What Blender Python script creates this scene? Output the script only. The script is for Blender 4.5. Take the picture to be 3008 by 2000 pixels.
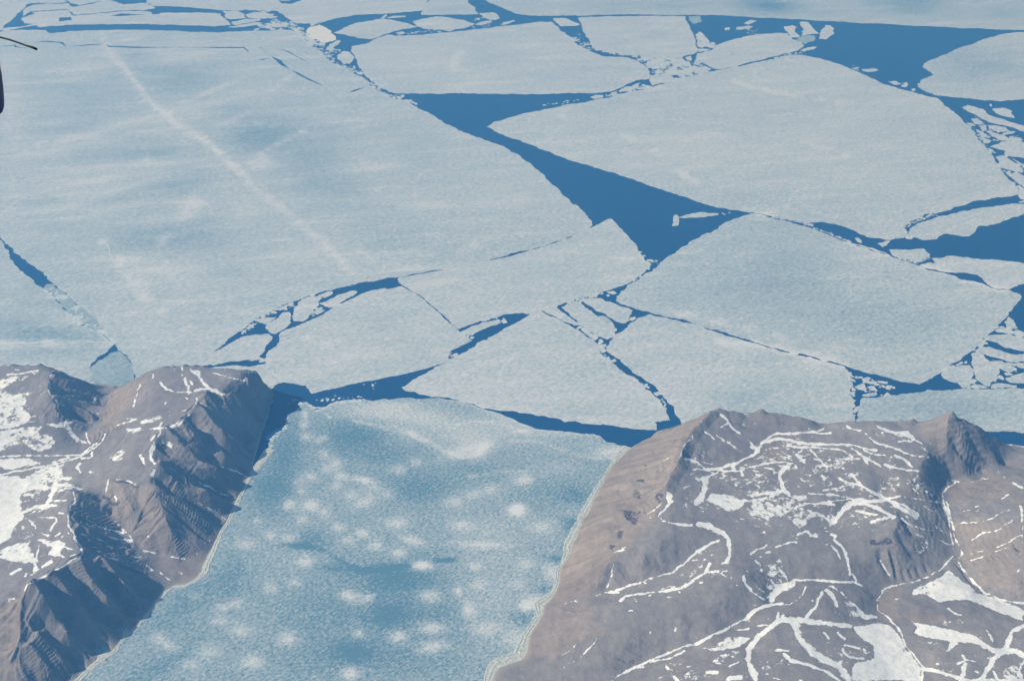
import bpy, math, random
import numpy as np
from mathutils.geometry import delaunay_2d_cdt
from mathutils import Vector

for o in list(bpy.data.objects): bpy.data.objects.remove(o)
SC = bpy.context.scene
C = SC.collection

# ---------------------------------------------------------------- camera
CAM_Z = 10500.0
PITCH = math.radians(32.0)
HFOV = math.radians(45.0)
W0, H0 = 3008.0, 2000.0
FPX = W0 / 2 / math.tan(HFOV / 2)
cam = bpy.data.cameras.new('camera')
cam.sensor_width = 36.0
cam.angle = HFOV
cam.clip_start = 0.5
cam.clip_end = 600000.0
co = bpy.data.objects.new('camera', cam)
co.location = (0, 0, CAM_Z)
co.rotation_euler = (math.pi / 2 - PITCH, 0, 0)
C.objects.link(co)
SC.camera = co

# ---------------------------------------------------------------- light
SUN_EL = math.radians(38.5)
SUN_AZ = math.radians(-94.0)          # clockwise from +Y (view direction): left and a little behind the camera
w = bpy.data.worlds.new('World'); SC.world = w; w.use_nodes = True
nt = w.node_tree
sky = nt.nodes.new('ShaderNodeTexSky')
sky.sky_type = 'NISHITA'; sky.sun_disc = False
sky.sun_elevation = SUN_EL; sky.sun_rotation = SUN_AZ
sky.altitude = 0
bg = nt.nodes['Background']; bg.inputs[1].default_value = 0.07
nt.links.new(sky.outputs[0], bg.inputs[0])
sd = Vector((math.sin(SUN_AZ) * math.cos(SUN_EL), math.cos(SUN_AZ) * math.cos(SUN_EL), math.sin(SUN_EL)))
sl = bpy.data.lights.new('sun', 'SUN'); sl.energy = 4.6; sl.angle = math.radians(0.5); sl.color = (1.0, 0.98, 0.955)
so = bpy.data.objects.new('sun', sl); so.rotation_euler = sd.to_track_quat('Z', 'Y').to_euler(); C.objects.link(so)
SC.view_settings.view_transform = 'Standard'; SC.view_settings.look = 'None'
SC.view_settings.gamma = 1; SC.view_settings.use_curve_mapping = False
SC.view_settings.exposure = 0.40

# ---------------------------------------------------------------- photograph measurements -> places on the ground
ORG = {'A': 0, 'B': 500, 'C': 1000, 'D': 1468}
ORX = {'1': 0, '2': 750, '3': 1500, '4': 2208}
K = 800 / 2358.0
def pts(s):
    """'A1 x y x y B2 x y' : measured outline, in steps of the enlarged views"""
    out = []; t = s.split(); ox = oy = 0; buf = []
    for a in t:
        if a[0] in 'ABCD':
            ox = ORX[a[1]]; oy = ORG[a[0]]; buf = []
        else:
            buf.append(float(a))
            if len(buf) == 2: out.append((ox + K * buf[0], oy + K * buf[1])); buf = []
    return np.array(out)
sp, cp = math.sin(PITCH), math.cos(PITCH)
def ground(p, z=0.0):
    p = np.atleast_2d(p)
    xc = (p[:, 0] - W0 / 2) / FPX; yc = (H0 / 2 - p[:, 1]) / FPX
    t = (z - CAM_Z) / (-sp + yc * cp)
    return np.stack([xc * t, (cp + yc * sp) * t], 1)
def measure(x, y, z):
    dz = z - CAM_Z
    d = y * cp - dz * sp
    u = y * sp + dz * cp
    return W0 / 2 + FPX * x / d, H0 / 2 - FPX * u / d

# ---------------------------------------------------------------- numeric helpers
def hash2(ix, iy, seed):
    h = (ix.astype(np.int64) * 374761393 + iy.astype(np.int64) * 668265263 + seed * 1442695041) & 0xffffffff
    h = ((h ^ (h >> 13)) * 1274126177) & 0xffffffff
    h = (h ^ (h >> 16)) & 0xffffffff
    return h / 4294967295.0
def vnoise(x, y, seed=0):
    ix = np.floor(x); iy = np.floor(y); fx = x - ix; fy = y - iy
    fx = fx * fx * (3 - 2 * fx); fy = fy * fy * (3 - 2 * fy)
    a = hash2(ix, iy, seed); b = hash2(ix + 1, iy, seed); c = hash2(ix, iy + 1, seed); d = hash2(ix + 1, iy + 1, seed)
    return a + (b - a) * fx + (c - a) * fy + (a - b - c + d) * fx * fy
def fbm(x, y, L, octv=4, seed=0, ridged=False):
    v = 0; amp = 1; tot = 0
    for o in range(octv):
        n = vnoise(x / L, y / L, seed + o * 17)
        if ridged: n = 1 - np.abs(2 * n - 1)
        v = v + amp * n; tot += amp; amp *= 0.5; L /= 2.03
    return v / tot
def inside(px, py, loop):
    r = np.zeros(px.shape, bool); n = len(loop)
    for i in range(n):
        x1, y1 = loop[i]; x2, y2 = loop[(i + 1) % n]
        if y1 == y2: continue
        c = ((y1 > py) != (y2 > py)) & (px < (x2 - x1) * (py - y1) / (y2 - y1) + x1)
        r ^= c
    return r
def inside_fast(px, py, loop):
    x1 = loop[:, 0]; y1 = loop[:, 1]; x2 = np.roll(x1, -1); y2 = np.roll(y1, -1)
    out = np.zeros(len(px), bool)
    for s in range(0, len(px), 4000):
        X = px[s:s + 4000, None]; Y = py[s:s + 4000, None]
        dy = np.where(y2 == y1, 1e-9, y2 - y1)
        c = ((y1 > Y) != (y2 > Y)) & (X < (x2 - x1) * (Y - y1) / dy + x1)
        out[s:s + 4000] = (c.sum(1) & 1).astype(bool)
    return out
def rough(loop, rng, step=55.0, amp=0.10, mx=24.0):
    """break a smooth outline up the way ice breaks"""
    P = [tuple(p) for p in loop]
    for it in range(12):
        Q = []; more = False
        for i in range(len(P)):
            a = P[i]; b = P[(i + 1) % len(P)]
            Q.append(a)
            dx, dy = b[0] - a[0], b[1] - a[1]; L = math.hypot(dx, dy)
            if L > step:
                more = True
                k = max(-mx, min(mx, rng.gauss(0, amp * L * 0.6)))
                t = rng.uniform(0.4, 0.6)
                Q.append((a[0] + dx * t - dy / L * k, a[1] + dy * t + dx / L * k))
        P = Q
        if not more: break
    return np.array(P)
def segdist(px, py, a, b):
    dx, dy = b[0] - a[0], b[1] - a[1]; L2 = dx * dx + dy * dy + 1e-9
    t = np.clip(((px - a[0]) * dx + (py - a[1]) * dy) / L2, 0, 1)
    return np.hypot(px - a[0] - t * dx, py - a[1] - t * dy)

def tag(o, label=None, cat=None, group=None, kind=None):
    for k, v in (('label', label), ('category', cat), ('group', group), ('kind', kind)):
        if v: o[k] = v
    return o
def mesh_obj(name, V, F, mat, parent=None, attrs=None, smooth=False, loc=None):
    me = bpy.data.meshes.new(name)
    V = np.asarray(V, dtype=np.float64)
    if loc is not None: V = V - np.array(loc)
    if isinstance(F, np.ndarray):
        n = F.shape[1]
        me.vertices.add(len(V)); me.vertices.foreach_set('co', V.astype(np.float32).ravel())
        me.loops.add(F.size); me.loops.foreach_set('vertex_index', F.astype(np.int32).ravel())
        me.polygons.add(len(F)); me.polygons.foreach_set('loop_start', np.arange(0, F.size, n, dtype=np.int32))
        me.polygons.foreach_set('loop_total', np.full(len(F), n, dtype=np.int32))
        me.update(calc_edges=True)
    else:
        me.from_pydata([tuple(v) for v in V], [], F)
    for k, v in (attrs or {}).items():
        at = me.attributes.new(k, 'FLOAT', 'POINT'); at.data.foreach_set('value', np.asarray(v, dtype=np.float32))
    me.polygons.foreach_set('use_smooth', np.full(len(me.polygons), bool(smooth)))
    me.materials.append(mat); me.update()
    o = bpy.data.objects.new(name, me); C.objects.link(o)
    if loc is not None: o.location = loc
    if parent is not None:
        o.parent = parent
        o.matrix_parent_inverse = parent.matrix_basis.inverted()
    return o

# ---------------------------------------------------------------- materials
def newmat(name):
    m = bpy.data.materials.new(name); m.use_nodes = True
    return m, m.node_tree.nodes, m.node_tree.links, m.node_tree.nodes['Principled BSDF']
class G:
    """small node writer"""
    def __init__(s, N, L): s.N, s.L = N, L
    def put(s, a, inp):
        if isinstance(a, (int, float)): inp.default_value = a
        elif isinstance(a, tuple): inp.default_value = a
        else: s.L.new(a, inp)
    def math(s, op, a, b=0.0, c=None, clamp=False):
        n = s.N.new('ShaderNodeMath'); n.operation = op; n.use_clamp = clamp
        s.put(a, n.inputs[0]); s.put(b, n.inputs[1])
        if c is not None: s.put(c, n.inputs[2])
        return n.outputs[0]
    def pos(s): return s.N.new('ShaderNodeNewGeometry').outputs['Position']
    def coord(s, L, rot=0.0, stretch=1.0, zf=1.0):
        m = s.N.new('ShaderNodeMapping'); m.vector_type = 'TEXTURE'
        s.L.new(s.pos(), m.inputs[0]); m.inputs['Rotation'].default_value = (0, 0, math.radians(rot))
        m.inputs['Scale'].default_value = (L * stretch, L, L * zf)
        return m.outputs[0]
    def noise(s, L, det=4, rot=0.0, stretch=1.0, rough=0.5, dist=0.0, zf=1.0):
        n = s.N.new('ShaderNodeTexNoise'); n.inputs['Scale'].default_value = 1.0
        n.inputs['Detail'].default_value = det; n.inputs['Roughness'].default_value = rough; n.inputs['Distortion'].default_value = dist
        s.L.new(s.coord(L, rot, stretch, zf), n.inputs['Vector'])
        return n.outputs[0]
    def attr(s, name):
        n = s.N.new('ShaderNodeAttribute'); n.attribute_name = name; return n.outputs['Fac']
    def ramp(s, fac, stops, interp='LINEAR'):
        n = s.N.new('ShaderNodeValToRGB'); n.color_ramp.interpolation = interp
        e = n.color_ramp.elements
        while len(e) < len(stops): e.new(0.5)
        for i, (p, c) in enumerate(stops):
            e[i].position = p; e[i].color = (c[0], c[1], c[2], 1) if isinstance(c, tuple) else (c, c, c, 1)
        s.put(fac, n.inputs[0]); return n.outputs[0]
    def mix(s, f, a, b):
        n = s.N.new('ShaderNodeMix'); n.data_type = 'RGBA'
        s.put(f, n.inputs[0]); s.put(a, n.inputs[6]); s.put(b, n.inputs[7]); return n.outputs[2]
    def smooth(s, v, a, b):
        n = s.N.new('ShaderNodeMapRange'); n.interpolation_type = 'SMOOTHSTEP'
        s.put(v, n.inputs[0]); n.inputs[1].default_value = a; n.inputs[2].default_value = b; return n.outputs[0]
    def bump(s, h, dist, strength=1.0):
        n = s.N.new('ShaderNodeBump'); n.inputs['Distance'].default_value = dist; n.inputs['Strength'].default_value = strength
        s.L.new(h, n.inputs['Height']); return n.outputs[0]

ICE_LO = (0.090, 0.205, 0.290)
ICE_MD = (0.365, 0.450, 0.500)
ICE_HI = (0.550, 0.590, 0.625)
SNOW = (0.62, 0.68, 0.70)
def ice_material(name, dimple, offset=0.0, strong=0.28, medk=0.34, bigk=0.30, scars=0.16):
    m, N, L, P = newmat(name); g = G(N, L)
    t = g.math('ADD', g.attr('tone'), offset)
    big = g.noise(2600, 3, rot=14, stretch=2.2, rough=0.55)
    med = g.noise(380, 5, rot=12, stretch=3.2, rough=0.65)
    fin = g.noise(dimple, 3, rot=35, stretch=1.5, rough=0.75, dist=0.6)
    t = g.math('ADD', t, g.math('MULTIPLY', g.math('SUBTRACT', big, 0.5), bigk))
    t = g.math('ADD', t, g.math('MULTIPLY', g.math('SUBTRACT', med, 0.5), medk))
    t = g.math('ADD', t, g.math('MULTIPLY', g.math('SUBTRACT', fin, 0.5), strong * 2))
    if scars: t = g.math('ADD', t, g.math('MULTIPLY', g.smooth(g.noise(430, 4, rot=9, stretch=5.0, rough=0.6), 0.54, 0.74), 0.16))
    v = N.new('ShaderNodeTexVoronoi'); v.feature = 'DISTANCE_TO_EDGE'; v.inputs['Scale'].default_value = 1.0
    wv = N.new('ShaderNodeVectorMath'); wv.operation = 'ADD'
    wn = N.new('ShaderNodeTexNoise'); wn.inputs['Scale'].default_value = 2.0; wn.inputs['Detail'].default_value = 4
    L.new(g.coord(3100, 25, 1.4), wn.inputs['Vector']); L.new(wn.outputs['Color'], wv.inputs[0]); L.new(g.coord(3100, 25, 1.4), wv.inputs[1]); L.new(wv.outputs[0], v.inputs['Vector'])
    ln = g.math('SUBTRACT', 1.0, g.smooth(v.outputs['Distance'], 0.0, 0.012))
    ln = g.math('MULTIPLY', ln, g.smooth(g.noise(1700, 3), 0.48, 0.62))
    t = g.math('ADD', t, g.math('MULTIPLY', ln, scars))
    col = g.ramp(t, [(0.0, ICE_LO), (0.45, ICE_MD), (0.72, ICE_HI), (1.0, SNOW)])
    L.new(col, P.inputs['Base Color']); P.inputs['Roughness'].default_value = 0.75
    P.inputs['Specular IOR Level'].default_value = 0.25
    L.new(g.bump(fin, dimple * 0.16, 0.8), P.inputs['Normal'])
    return m
M_FLOE = ice_material('snow covered sea ice', 58, strong=0.52)
M_FJORD = ice_material('dimpled fjord ice', 30, strong=0.9, medk=0.24, bigk=0.16, scars=0.0)
def plain_ice(name, lo, hi, L0=60):
    m, N, L, P = newmat(name); g = G(N, L)
    f = g.noise(L0, 4, rough=0.7)
    L.new(g.ramp(f, [(0.3, lo), (0.7, hi)]), P.inputs['Base Color']); P.inputs['Roughness'].default_value = 0.8
    P.inputs['Specular IOR Level'].default_value = 0.2
    return m
M_RIDGE = plain_ice('snow drift on pressure ridge', (0.46, 0.54, 0.58), (0.60, 0.66, 0.69))
M_WHITE = plain_ice('clean white snow', (0.58, 0.62, 0.62), (0.74, 0.75, 0.70), 90)
M_NILAS = plain_ice('thin grey new ice', (0.19, 0.30, 0.37), (0.36, 0.45, 0.49), 120)
M_BRASH = plain_ice('brash ice', (0.38, 0.47, 0.51), (0.60, 0.65, 0.66), 60)
M_FOOT = plain_ice('shore ice foot', (0.30, 0.36, 0.38), (0.62, 0.64, 0.58), 34)
def water_material():
    m, N, L, P = newmat('open sea water'); g = G(N, L)
    f = g.noise(1500, 3)
    L.new(g.mix(f, (0.006, 0.052, 0.150, 1), (0.010, 0.062, 0.172, 1)), P.inputs['Base Color'])
    P.inputs['Roughness'].default_value = 0.32; P.inputs['IOR'].default_value = 1.33
    L.new(g.bump(g.noise(45, 4, rough=0.7), 5.0, 0.5), P.inputs['Normal'])
    return m
M_WATER = water_material()
def land_material():
    m, N, L, P = newmat('frost shattered rock with snow'); g = G(N, L)
    n1 = g.noise(900, 5, rough=0.6); n2 = g.noise(110, 5, rough=0.7); n3 = g.noise(32, 4, rough=0.7)
    f = g.math('ADD', g.math('MULTIPLY', n1, 0.5), g.math('MULTIPLY', n2, 0.5))
    rock = g.ramp(f, [(0.30, (0.158, 0.152, 0.166)), (0.50, (0.228, 0.220, 0.228)), (0.68, (0.305, 0.292, 0.290))])
    warm = g.ramp(f, [(0.30, (0.195, 0.168, 0.158)), (0.50, (0.278, 0.243, 0.222)), (0.68, (0.350, 0.312, 0.285))])
    col = g.mix(g.attr('warm'), rock, warm)
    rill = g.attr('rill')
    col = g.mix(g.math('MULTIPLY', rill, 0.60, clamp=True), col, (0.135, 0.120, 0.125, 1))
    crag = g.smooth(g.math('ADD', g.attr('crag'), g.math('MULTIPLY', g.math('SUBTRACT', n3, 0.5), 2.6)), 0.60, 0.85)
    col = g.mix(crag, col, (0.095, 0.092, 0.110, 1))
    beach = g.attr('beach')
    col = g.mix(beach, col, (0.36, 0.33, 0.29, 1))
    sn = g.noise(72, 6, rough=0.74); sm = g.noise(300, 3, rot=20, stretch=2.0)
    s = g.math('ADD', g.attr('snow'), g.math('MULTIPLY', g.math('SUBTRACT', sn, 0.5), 1.5))
    s = g.math('ADD', s, g.math('MULTIPLY', g.math('SUBTRACT', sm, 0.5), 0.9))
    s = g.smooth(s, 0.46, 0.58)
    s = g.math('MULTIPLY', s, g.smooth(g.attr('snow'), 0.05, 0.22))
    sc = g.ramp(sn, [(0.35, (0.62, 0.67, 0.71)), (0.60, (0.79, 0.82, 0.84))])
    col = g.mix(s, col, sc)
    L.new(col, P.inputs['Base Color']); P.inputs['Roughness'].default_value = 0.9
    P.inputs['Specular IOR Level'].default_value = 0.15
    h = g.math('ADD', g.math('MULTIPLY', n2, 14.0), g.math('MULTIPLY', n3, 5.0))
    h = g.math('MULTIPLY', h, g.math('SUBTRACT', 1.0, g.math('MULTIPLY', s, 0.8)))
    L.new(g.bump(h, 1.0, 0.75), P.inputs['Normal'])
    return m
M_LAND = land_material()
# ---------------------------------------------------------------- sea
def sheet(name, z, R, mat):
    n = 2
    V = [(-R, -R * 0.6, z), (R, -R * 0.6, z), (R, R, z), (-R, R, z)]
    return mesh_obj(name, V, [[0, 1, 2, 3]], mat)
tag(sheet('sea_water', 0.0, 240000.0, M_WATER), kind='structure')

# ---------------------------------------------------------------- tone of the ice: soft patches of wind-blown snow (+) and bare blue ice (-)
# 'tile x y rx ry turn strength'
TONE = []
def tone(s):
    for ln in s.strip().split('\n'):
        a = ln.split()
        if not a: continue
        t = a[0]; v = [float(q) for q in a[1:]]
        for i in range(0, len(v), 6):
            x, y, rx, ry, rot, k = v[i:i + 6]
            TONE.append((ORX[t[1]] + K * x, ORG[t[0]] + K * y, rx * K, ry * K, math.radians(rot), k))
TLINE = []
def tline(w_, k, s): TLINE.append((w_ * K, k, pts(s)))
def tone_at(px, py, base):
    t = np.full(px.shape, base, float)
    for (x, y, rx, ry, a, k) in TONE:
        dx = px - x; dy = py - y
        m = (np.abs(dx) < 3 * max(rx, ry)) & (np.abs(dy) < 3 * max(rx, ry))
        if not m.any(): continue
        dx = dx[m]; dy = dy[m]
        u = (dx * math.cos(a) + dy * math.sin(a)) / rx; v = (-dx * math.sin(a) + dy * math.cos(a)) / ry
        t[m] += k * np.exp(-(u * u + v * v) * 0.9)
    for (wd, k, P) in TLINE:
        d = np.full(px.shape, 1e9)
        for i in range(len(P) - 1): d = np.minimum(d, segdist(px, py, P[i], P[i + 1]))
        t += k * np.exp(-(d / wd) ** 2)
    return t
# fjord ice
tone('''
D2 290 50 34 34 0 .35 480 50 55 40 0 .3 600 110 45 40 0 .3 400 170 45 35 0 .3 920 290 60 38 0 .45 720 240 55 38 0 .35 1230 200 75 45 0 .4 1040 390 50 38 0 .5 1240 460 55 36 0 .5
D2 1350 350 100 28 12 .55 800 350 45 30 0 .4 430 540 70 40 0 .5 340 715 55 40 0 .35 130 760 55 45 0 .35 790 820 60 45 0 .5 890 860 85 50 0 .35 985 845 38 30 0 .5
D2 1430 572 85 30 0 .8 1470 555 60 22 0 .4 1950 385 210 24 3 .4 1510 830 90 48 0 .55 1760 790 50 40 0 .45 1930 735 65 40 0 .35 1840 950 50 60 0 .5 890 1155 40 28 0 .6
D2 1240 1185 65 45 0 .6 1550 1110 110 48 0 .55 1540 1270 120 46 -10 .55 280 1200 80 55 0 .5 820 1505 65 45 0 .7 1900 580 50 30 0 .4 1780 220 90 40 0 .35 2270 80 50 35 0 .4
D2 2330 930 50 45 0 .4 130 310 40 34 0 .4 300 330 70 40 0 .3 2000 1120 110 50 0 .35 2250 1200 90 90 0 .3 2000 300 350 200 0 .1 2050 800 300 500 0 .12 1750 550 200 200 0 .02
D2 1150 1000 170 80 0 -.3 850 1320 170 80 0 -.3 1250 680 260 110 0 -.25 500 330 130 60 0 -.2 400 400 160 26 5 -.4 1100 600 200 18 -8 -.45 700 590 180 30 5 -.25 1640 525 90 13 -3 -.4
D2 1200 900 500 350 0 -.16 500 950 350 200 0 -.1 600 1400 500 200 0 -.14 1350 1400 300 150 0 -.1 1650 1100 150 250 0 -.12
C2 600 840 40 25 0 .4 440 830 50 28 0 .45 420 730 30 34 0 .45 430 650 26 45 0 .45 540 870 35 24 0 .4 600 990 40 40 0 .4 610 1110 40 30 0 .4 700 1070 45 60 0 .4 750 1180 50 28 0 .5
C2 930 1205 85 20 8 .7 480 1180 60 30 20 .4 380 1230 60 40 0 .3 400 1310 40 24 0 .35 700 1260 45 35 0 .35 1240 1120 60 36 0 .35 1390 1050 45 30 0 .35 1010 1270 80 40 0 .25
C2 950 1390 100 45 -25 .35 830 1340 60 36 0 .3 1150 1330 60 40 0 .3 470 1430 80 45 0 .3 300 1420 55 45 0 .3 2330 1210 60 38 0 .35 2030 1290 60 38 0 .3 1890 1340 60 38 0 .3 1720 1400 65 40 0 .35 2270 1460 60 40 0 .35
C2 850 830 280 150 0 -.28 1400 1270 250 130 0 -.22 150 1300 200 160 -40 -.3 300 850 120 200 0 -.15 250 1000 120 120 0 -.18 1200 1000 250 80 0 -.12 1900 1100 250 100 0 -.1
C2 900 600 700 90 5 .08 1700 800 500 150 5 .08 1000 640 320 60 5 .25 1500 680 350 80 10 .25 1850 850 300 90 0 .2 2200 700 250 90 10 .15 1800 960 160 50 -20 .4 1960 960 90 50 -40 .4 1150 560 250 40 0 .25 1300 790 160 40 15 .25
C3 880 960 150 45 -8 .45 300 800 300 60 5 .2 250 1300 200 120 0 -.08 560 1350 130 90 0 -.25 400 1100 200 70 0 .1 100 1200 120 60 0 .15 60 1470 60 40 0 .35 560 1430 100 60 0 .1
D1 1380 1200 60 40 0 .4 1470 1265 58 36 0 .5 1930 930 50 26 0 .45 2040 895 55 30 0 .4 1680 830 45 30 0 .3 2080 1130 80 45 0 .35 1900 1050 70 36 0 .3 1800 1310 90 55 0 .35 2180 1400 90 55 0 .45
D1 2130 390 90 40 0 .35 2230 180 24 18 0 .6 1640 1420 70 40 0 .3 1500 1350 300 130 -30 -.1 1600 900 250 120 -45 -.15 2000 650 200 120 -50 -.2 1300 1500 300 60 -20 -.12
D3 50 90 60 40 0 .35 270 240 100 45 0 .35 130 560 80 45 0 .3 190 890 95 55 -20 .55 390 640 60 40 0 .3 60 720 70 40 0 .2 400 510 100 28 5 -.4 570 330 60 30 0 -.3 300 780 80 30 0 -.25 100 1000 70 70 0 -.25 540 220 70 50 0 -.3 340 600 60 100 0 .25
''')
# big floe on the left
NF = len(TONE)
tone('''
A1 1550 680 330 130 5 -.30 1150 480 90 60 0 -.2 900 870 420 190 0 -.16 2250 1150 330 170 10 -.32 1300 1330 300 60 -3 -.28 700 1380 250 50 -5 -.15 600 1100 250 60 -8 -.1 1350 350 150 40 0 -.08 1150 250 300 30 0 -.05
A1 2050 950 160 60 0 -.15 1700 1480 200 70 0 -.22 1850 780 250 18 -24 .28 1200 1040 400 25 -12 .22 800 590 250 16 -6 .2 600 690 250 14 -4 .2 1500 510 220 22 -6 .22 1100 345 120 14 -10 .25 750 1180 300 22 -12 .2 500 1290 300 18 -10 .2
A1 800 1450 330 20 -6 .22 1400 1420 260 20 -4 .22 2050 1020 160 16 -24 .25 1950 860 260 16 -10 .15 100 900 100 500 0 .12 1270 1370 50 30 0 .3
A2 100 1200 350 120 -15 -.22 500 1350 320 120 -5 -.3 700 1150 300 90 0 -.15 1300 1250 300 150 0 -.04 300 850 300 60 0 -.1 1050 1460 200 16 -4 .3 60 1400 80 60 -10 .3 900 1100 90 12 -8 .25
B1 1200 610 330 100 0 -.26 1700 580 330 110 10 -.25 1500 130 230 70 0 -.28 350 240 220 80 0 -.16 1050 230 260 60 -15 -.15 1950 830 300 120 0 -.14 800 90 300 18 -10 .22 1100 150 330 20 -16 .22 1000 320 320 40 -6 .2 450 340 300 24 -10 .2
B1 1300 430 300 30 -5 .2 1650 330 120 60 -50 .3 1400 610 60 30 -50 .4 900 620 40 18 -20 .35 1300 850 330 70 10 .14 1200 980 100 60 40 .2 2100 350 150 100 0 .12
B1 300 1400 400 100 0 -.34 650 1440 300 60 0 -.3 300 1130 300 80 0 -.16 120 1300 200 60 0 -.2 100 1000 140 90 0 .06
B2 550 110 380 110 5 -.3 1150 560 420 160 5 -.24 400 500 200 100 0 -.06 100 650 200 100 0 -.12 850 330 260 80 0 -.12 1500 300 220 24 5 .18 1900 640 160 40 -30 .12 1700 700 300 100 0 -.05
C1 1000 250 200 120 0 -.3 1500 120 200 50 0 -.1 400 100 500 70 0 -.25 1070 350 90 60 0 -.3 900 200 100 40 0 .1
A4 1950 560 400 130 10 -.28 100 60 300 70 0 -.42 1300 60 300 60 5 -.34 1500 20 200 40 0 -.3 700 100 200 30 0 -.12 2200 130 250 40 0 -.1
A3 800 90 250 40 0 -.12 1400 60 250 40 0 -.14 2250 40 260 50 8 -.4
B4 400 950 500 260 5 -.18 1300 1350 500 170 5 -.16 900 300 600 130 0 -.05 1700 90 300 120 0 -.04
B3 2150 1000 350 250 10 -.12 1600 750 400 150 10 -.04 400 900 330 160 0 -.08
C3 600 350 400 200 0 -.08 2000 500 300 140 0 -.22 700 600 500 60 0 -.12
C4 1600 560 500 120 4 -.26 500 600 300 80 0 -.2 200 300 300 120 0 -.06
A2 2000 480 260 120 0 -.16 1800 650 300 100 10 .05
B2 900 1300 500 130 0 -.06
''')
TONE[NF:] = [t[:5] + (t[5] * (0.6 if t[5] < 0 else 0.8),) for t in TONE[NF:]]
tline(19, .23, 'A1 870 290 950 450 1100 600 1250 850 1500 1050 1800 1230 2000 1420 2150 1568 B2 0 160 200 310 500 560 700 740 880 920')
tline(14, .16, 'A1 900 470 1050 560 1250 800 1500 1050 1800 1230 2100 1500')
tline(16, .45, 'B1 -300 1515 0 1512 250 1500 500 1492 700 1480 950 1490')
tline(19, .23, 'B3 1330 1225 1700 1290 2358 1440')
tline(13, -.32, 'D2 330 385 480 410 620 450 760 540 900 595 1060 608 1200 590 1340 570')
tline(11, -.35, 'D2 1540 532 1620 526 1720 514')
tline(10, -.2, 'C3 560 1568 400 1520')
tline(20, .35, 'C4 -300 10 0 20 340 100 560 150 810 212')
tline(14, .45, 'B4 830 625 940 652 1080 695 1190 732')
tline(12, .3, 'B4 2030 990 2130 1035 2230 1040')
tline(14, .3, 'B4 20 370 180 400')
tline(14, .32, 'B4 1450 830 1560 855 1750 900 1850 955 2000 975')
tline(10, .35, 'C2 490 575 540 600 600 590 650 550 750 522 900 518')
tline(12, .4, 'C2 860 700 1000 725 1150 765')
tline(14, .38, 'C2 1330 800 1500 880 1640 960 1780 1010 1900 1000 1960 940 2020 890')
tline(10, .25, 'C2 1700 740 1900 700 2150 720 2358 800')
tline(8, .3, 'C2 1830 1180 1960 1165 2060 1140 2358 1140')
tline(10, .28, 'C3 0 870 250 880 480 960 700 1020 900 1030')
tline(9, .25, 'C3 0 790 300 770 600 812 760 825')
tline(14, .2, 'C2 1600 500 1910 570 2150 660 2358 740')
tline(8, .25, 'B1 900 600 980 760 1100 900 1180 1000')
tline(9, .3, 'B1 1050 770 1250 785 1500 785')
tline(8, .2, 'B1 1180 1040 1380 1210 1520 1310 1900 1500')
tline(10, .3, 'A2 -50 1410 30 1350 150 1270 300 1190 430 1130')
tline(7, .22, 'A2 0 1060 150 1090 250 1075')
tline(8, .22, 'A2 60 830 200 745 300 650')
tline(8, .25, 'B2 890 700 1020 780')
tline(9, .25, 'B2 1780 730 1900 640 1950 590')
tline(10, .28, 'A2 1720 610 1715 520 1800 440')
tline(6, .2, 'A2 2000 445 2250 430')
tline(9, .28, 'A3 1000 1190 1150 1260 1320 1360')
tline(9, .25, 'A3 1400 1390 1480 1500 1560 1568')
tline(8, .3, 'A3 380 945 465 1015')
tline(8, .28, 'A3 1920 700 2110 755')
tline(9, .3, 'A4 100 775 300 820 430 845')
tline(7, .22, 'A4 600 860 800 890 950 900')
tline(9, .28, 'A4 450 1240 640 1285')
tline(8, .22, 'A4 800 1340 900 1365')
tline(9, .2, 'B3 1480 40 1580 80 1660 180')
tline(8, .28, 'C2 130 250 210 330')
tline(6, .2, 'C2 1140 90 1155 190')
tline(8, .2, 'B2 400 1440 640 1510')

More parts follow.
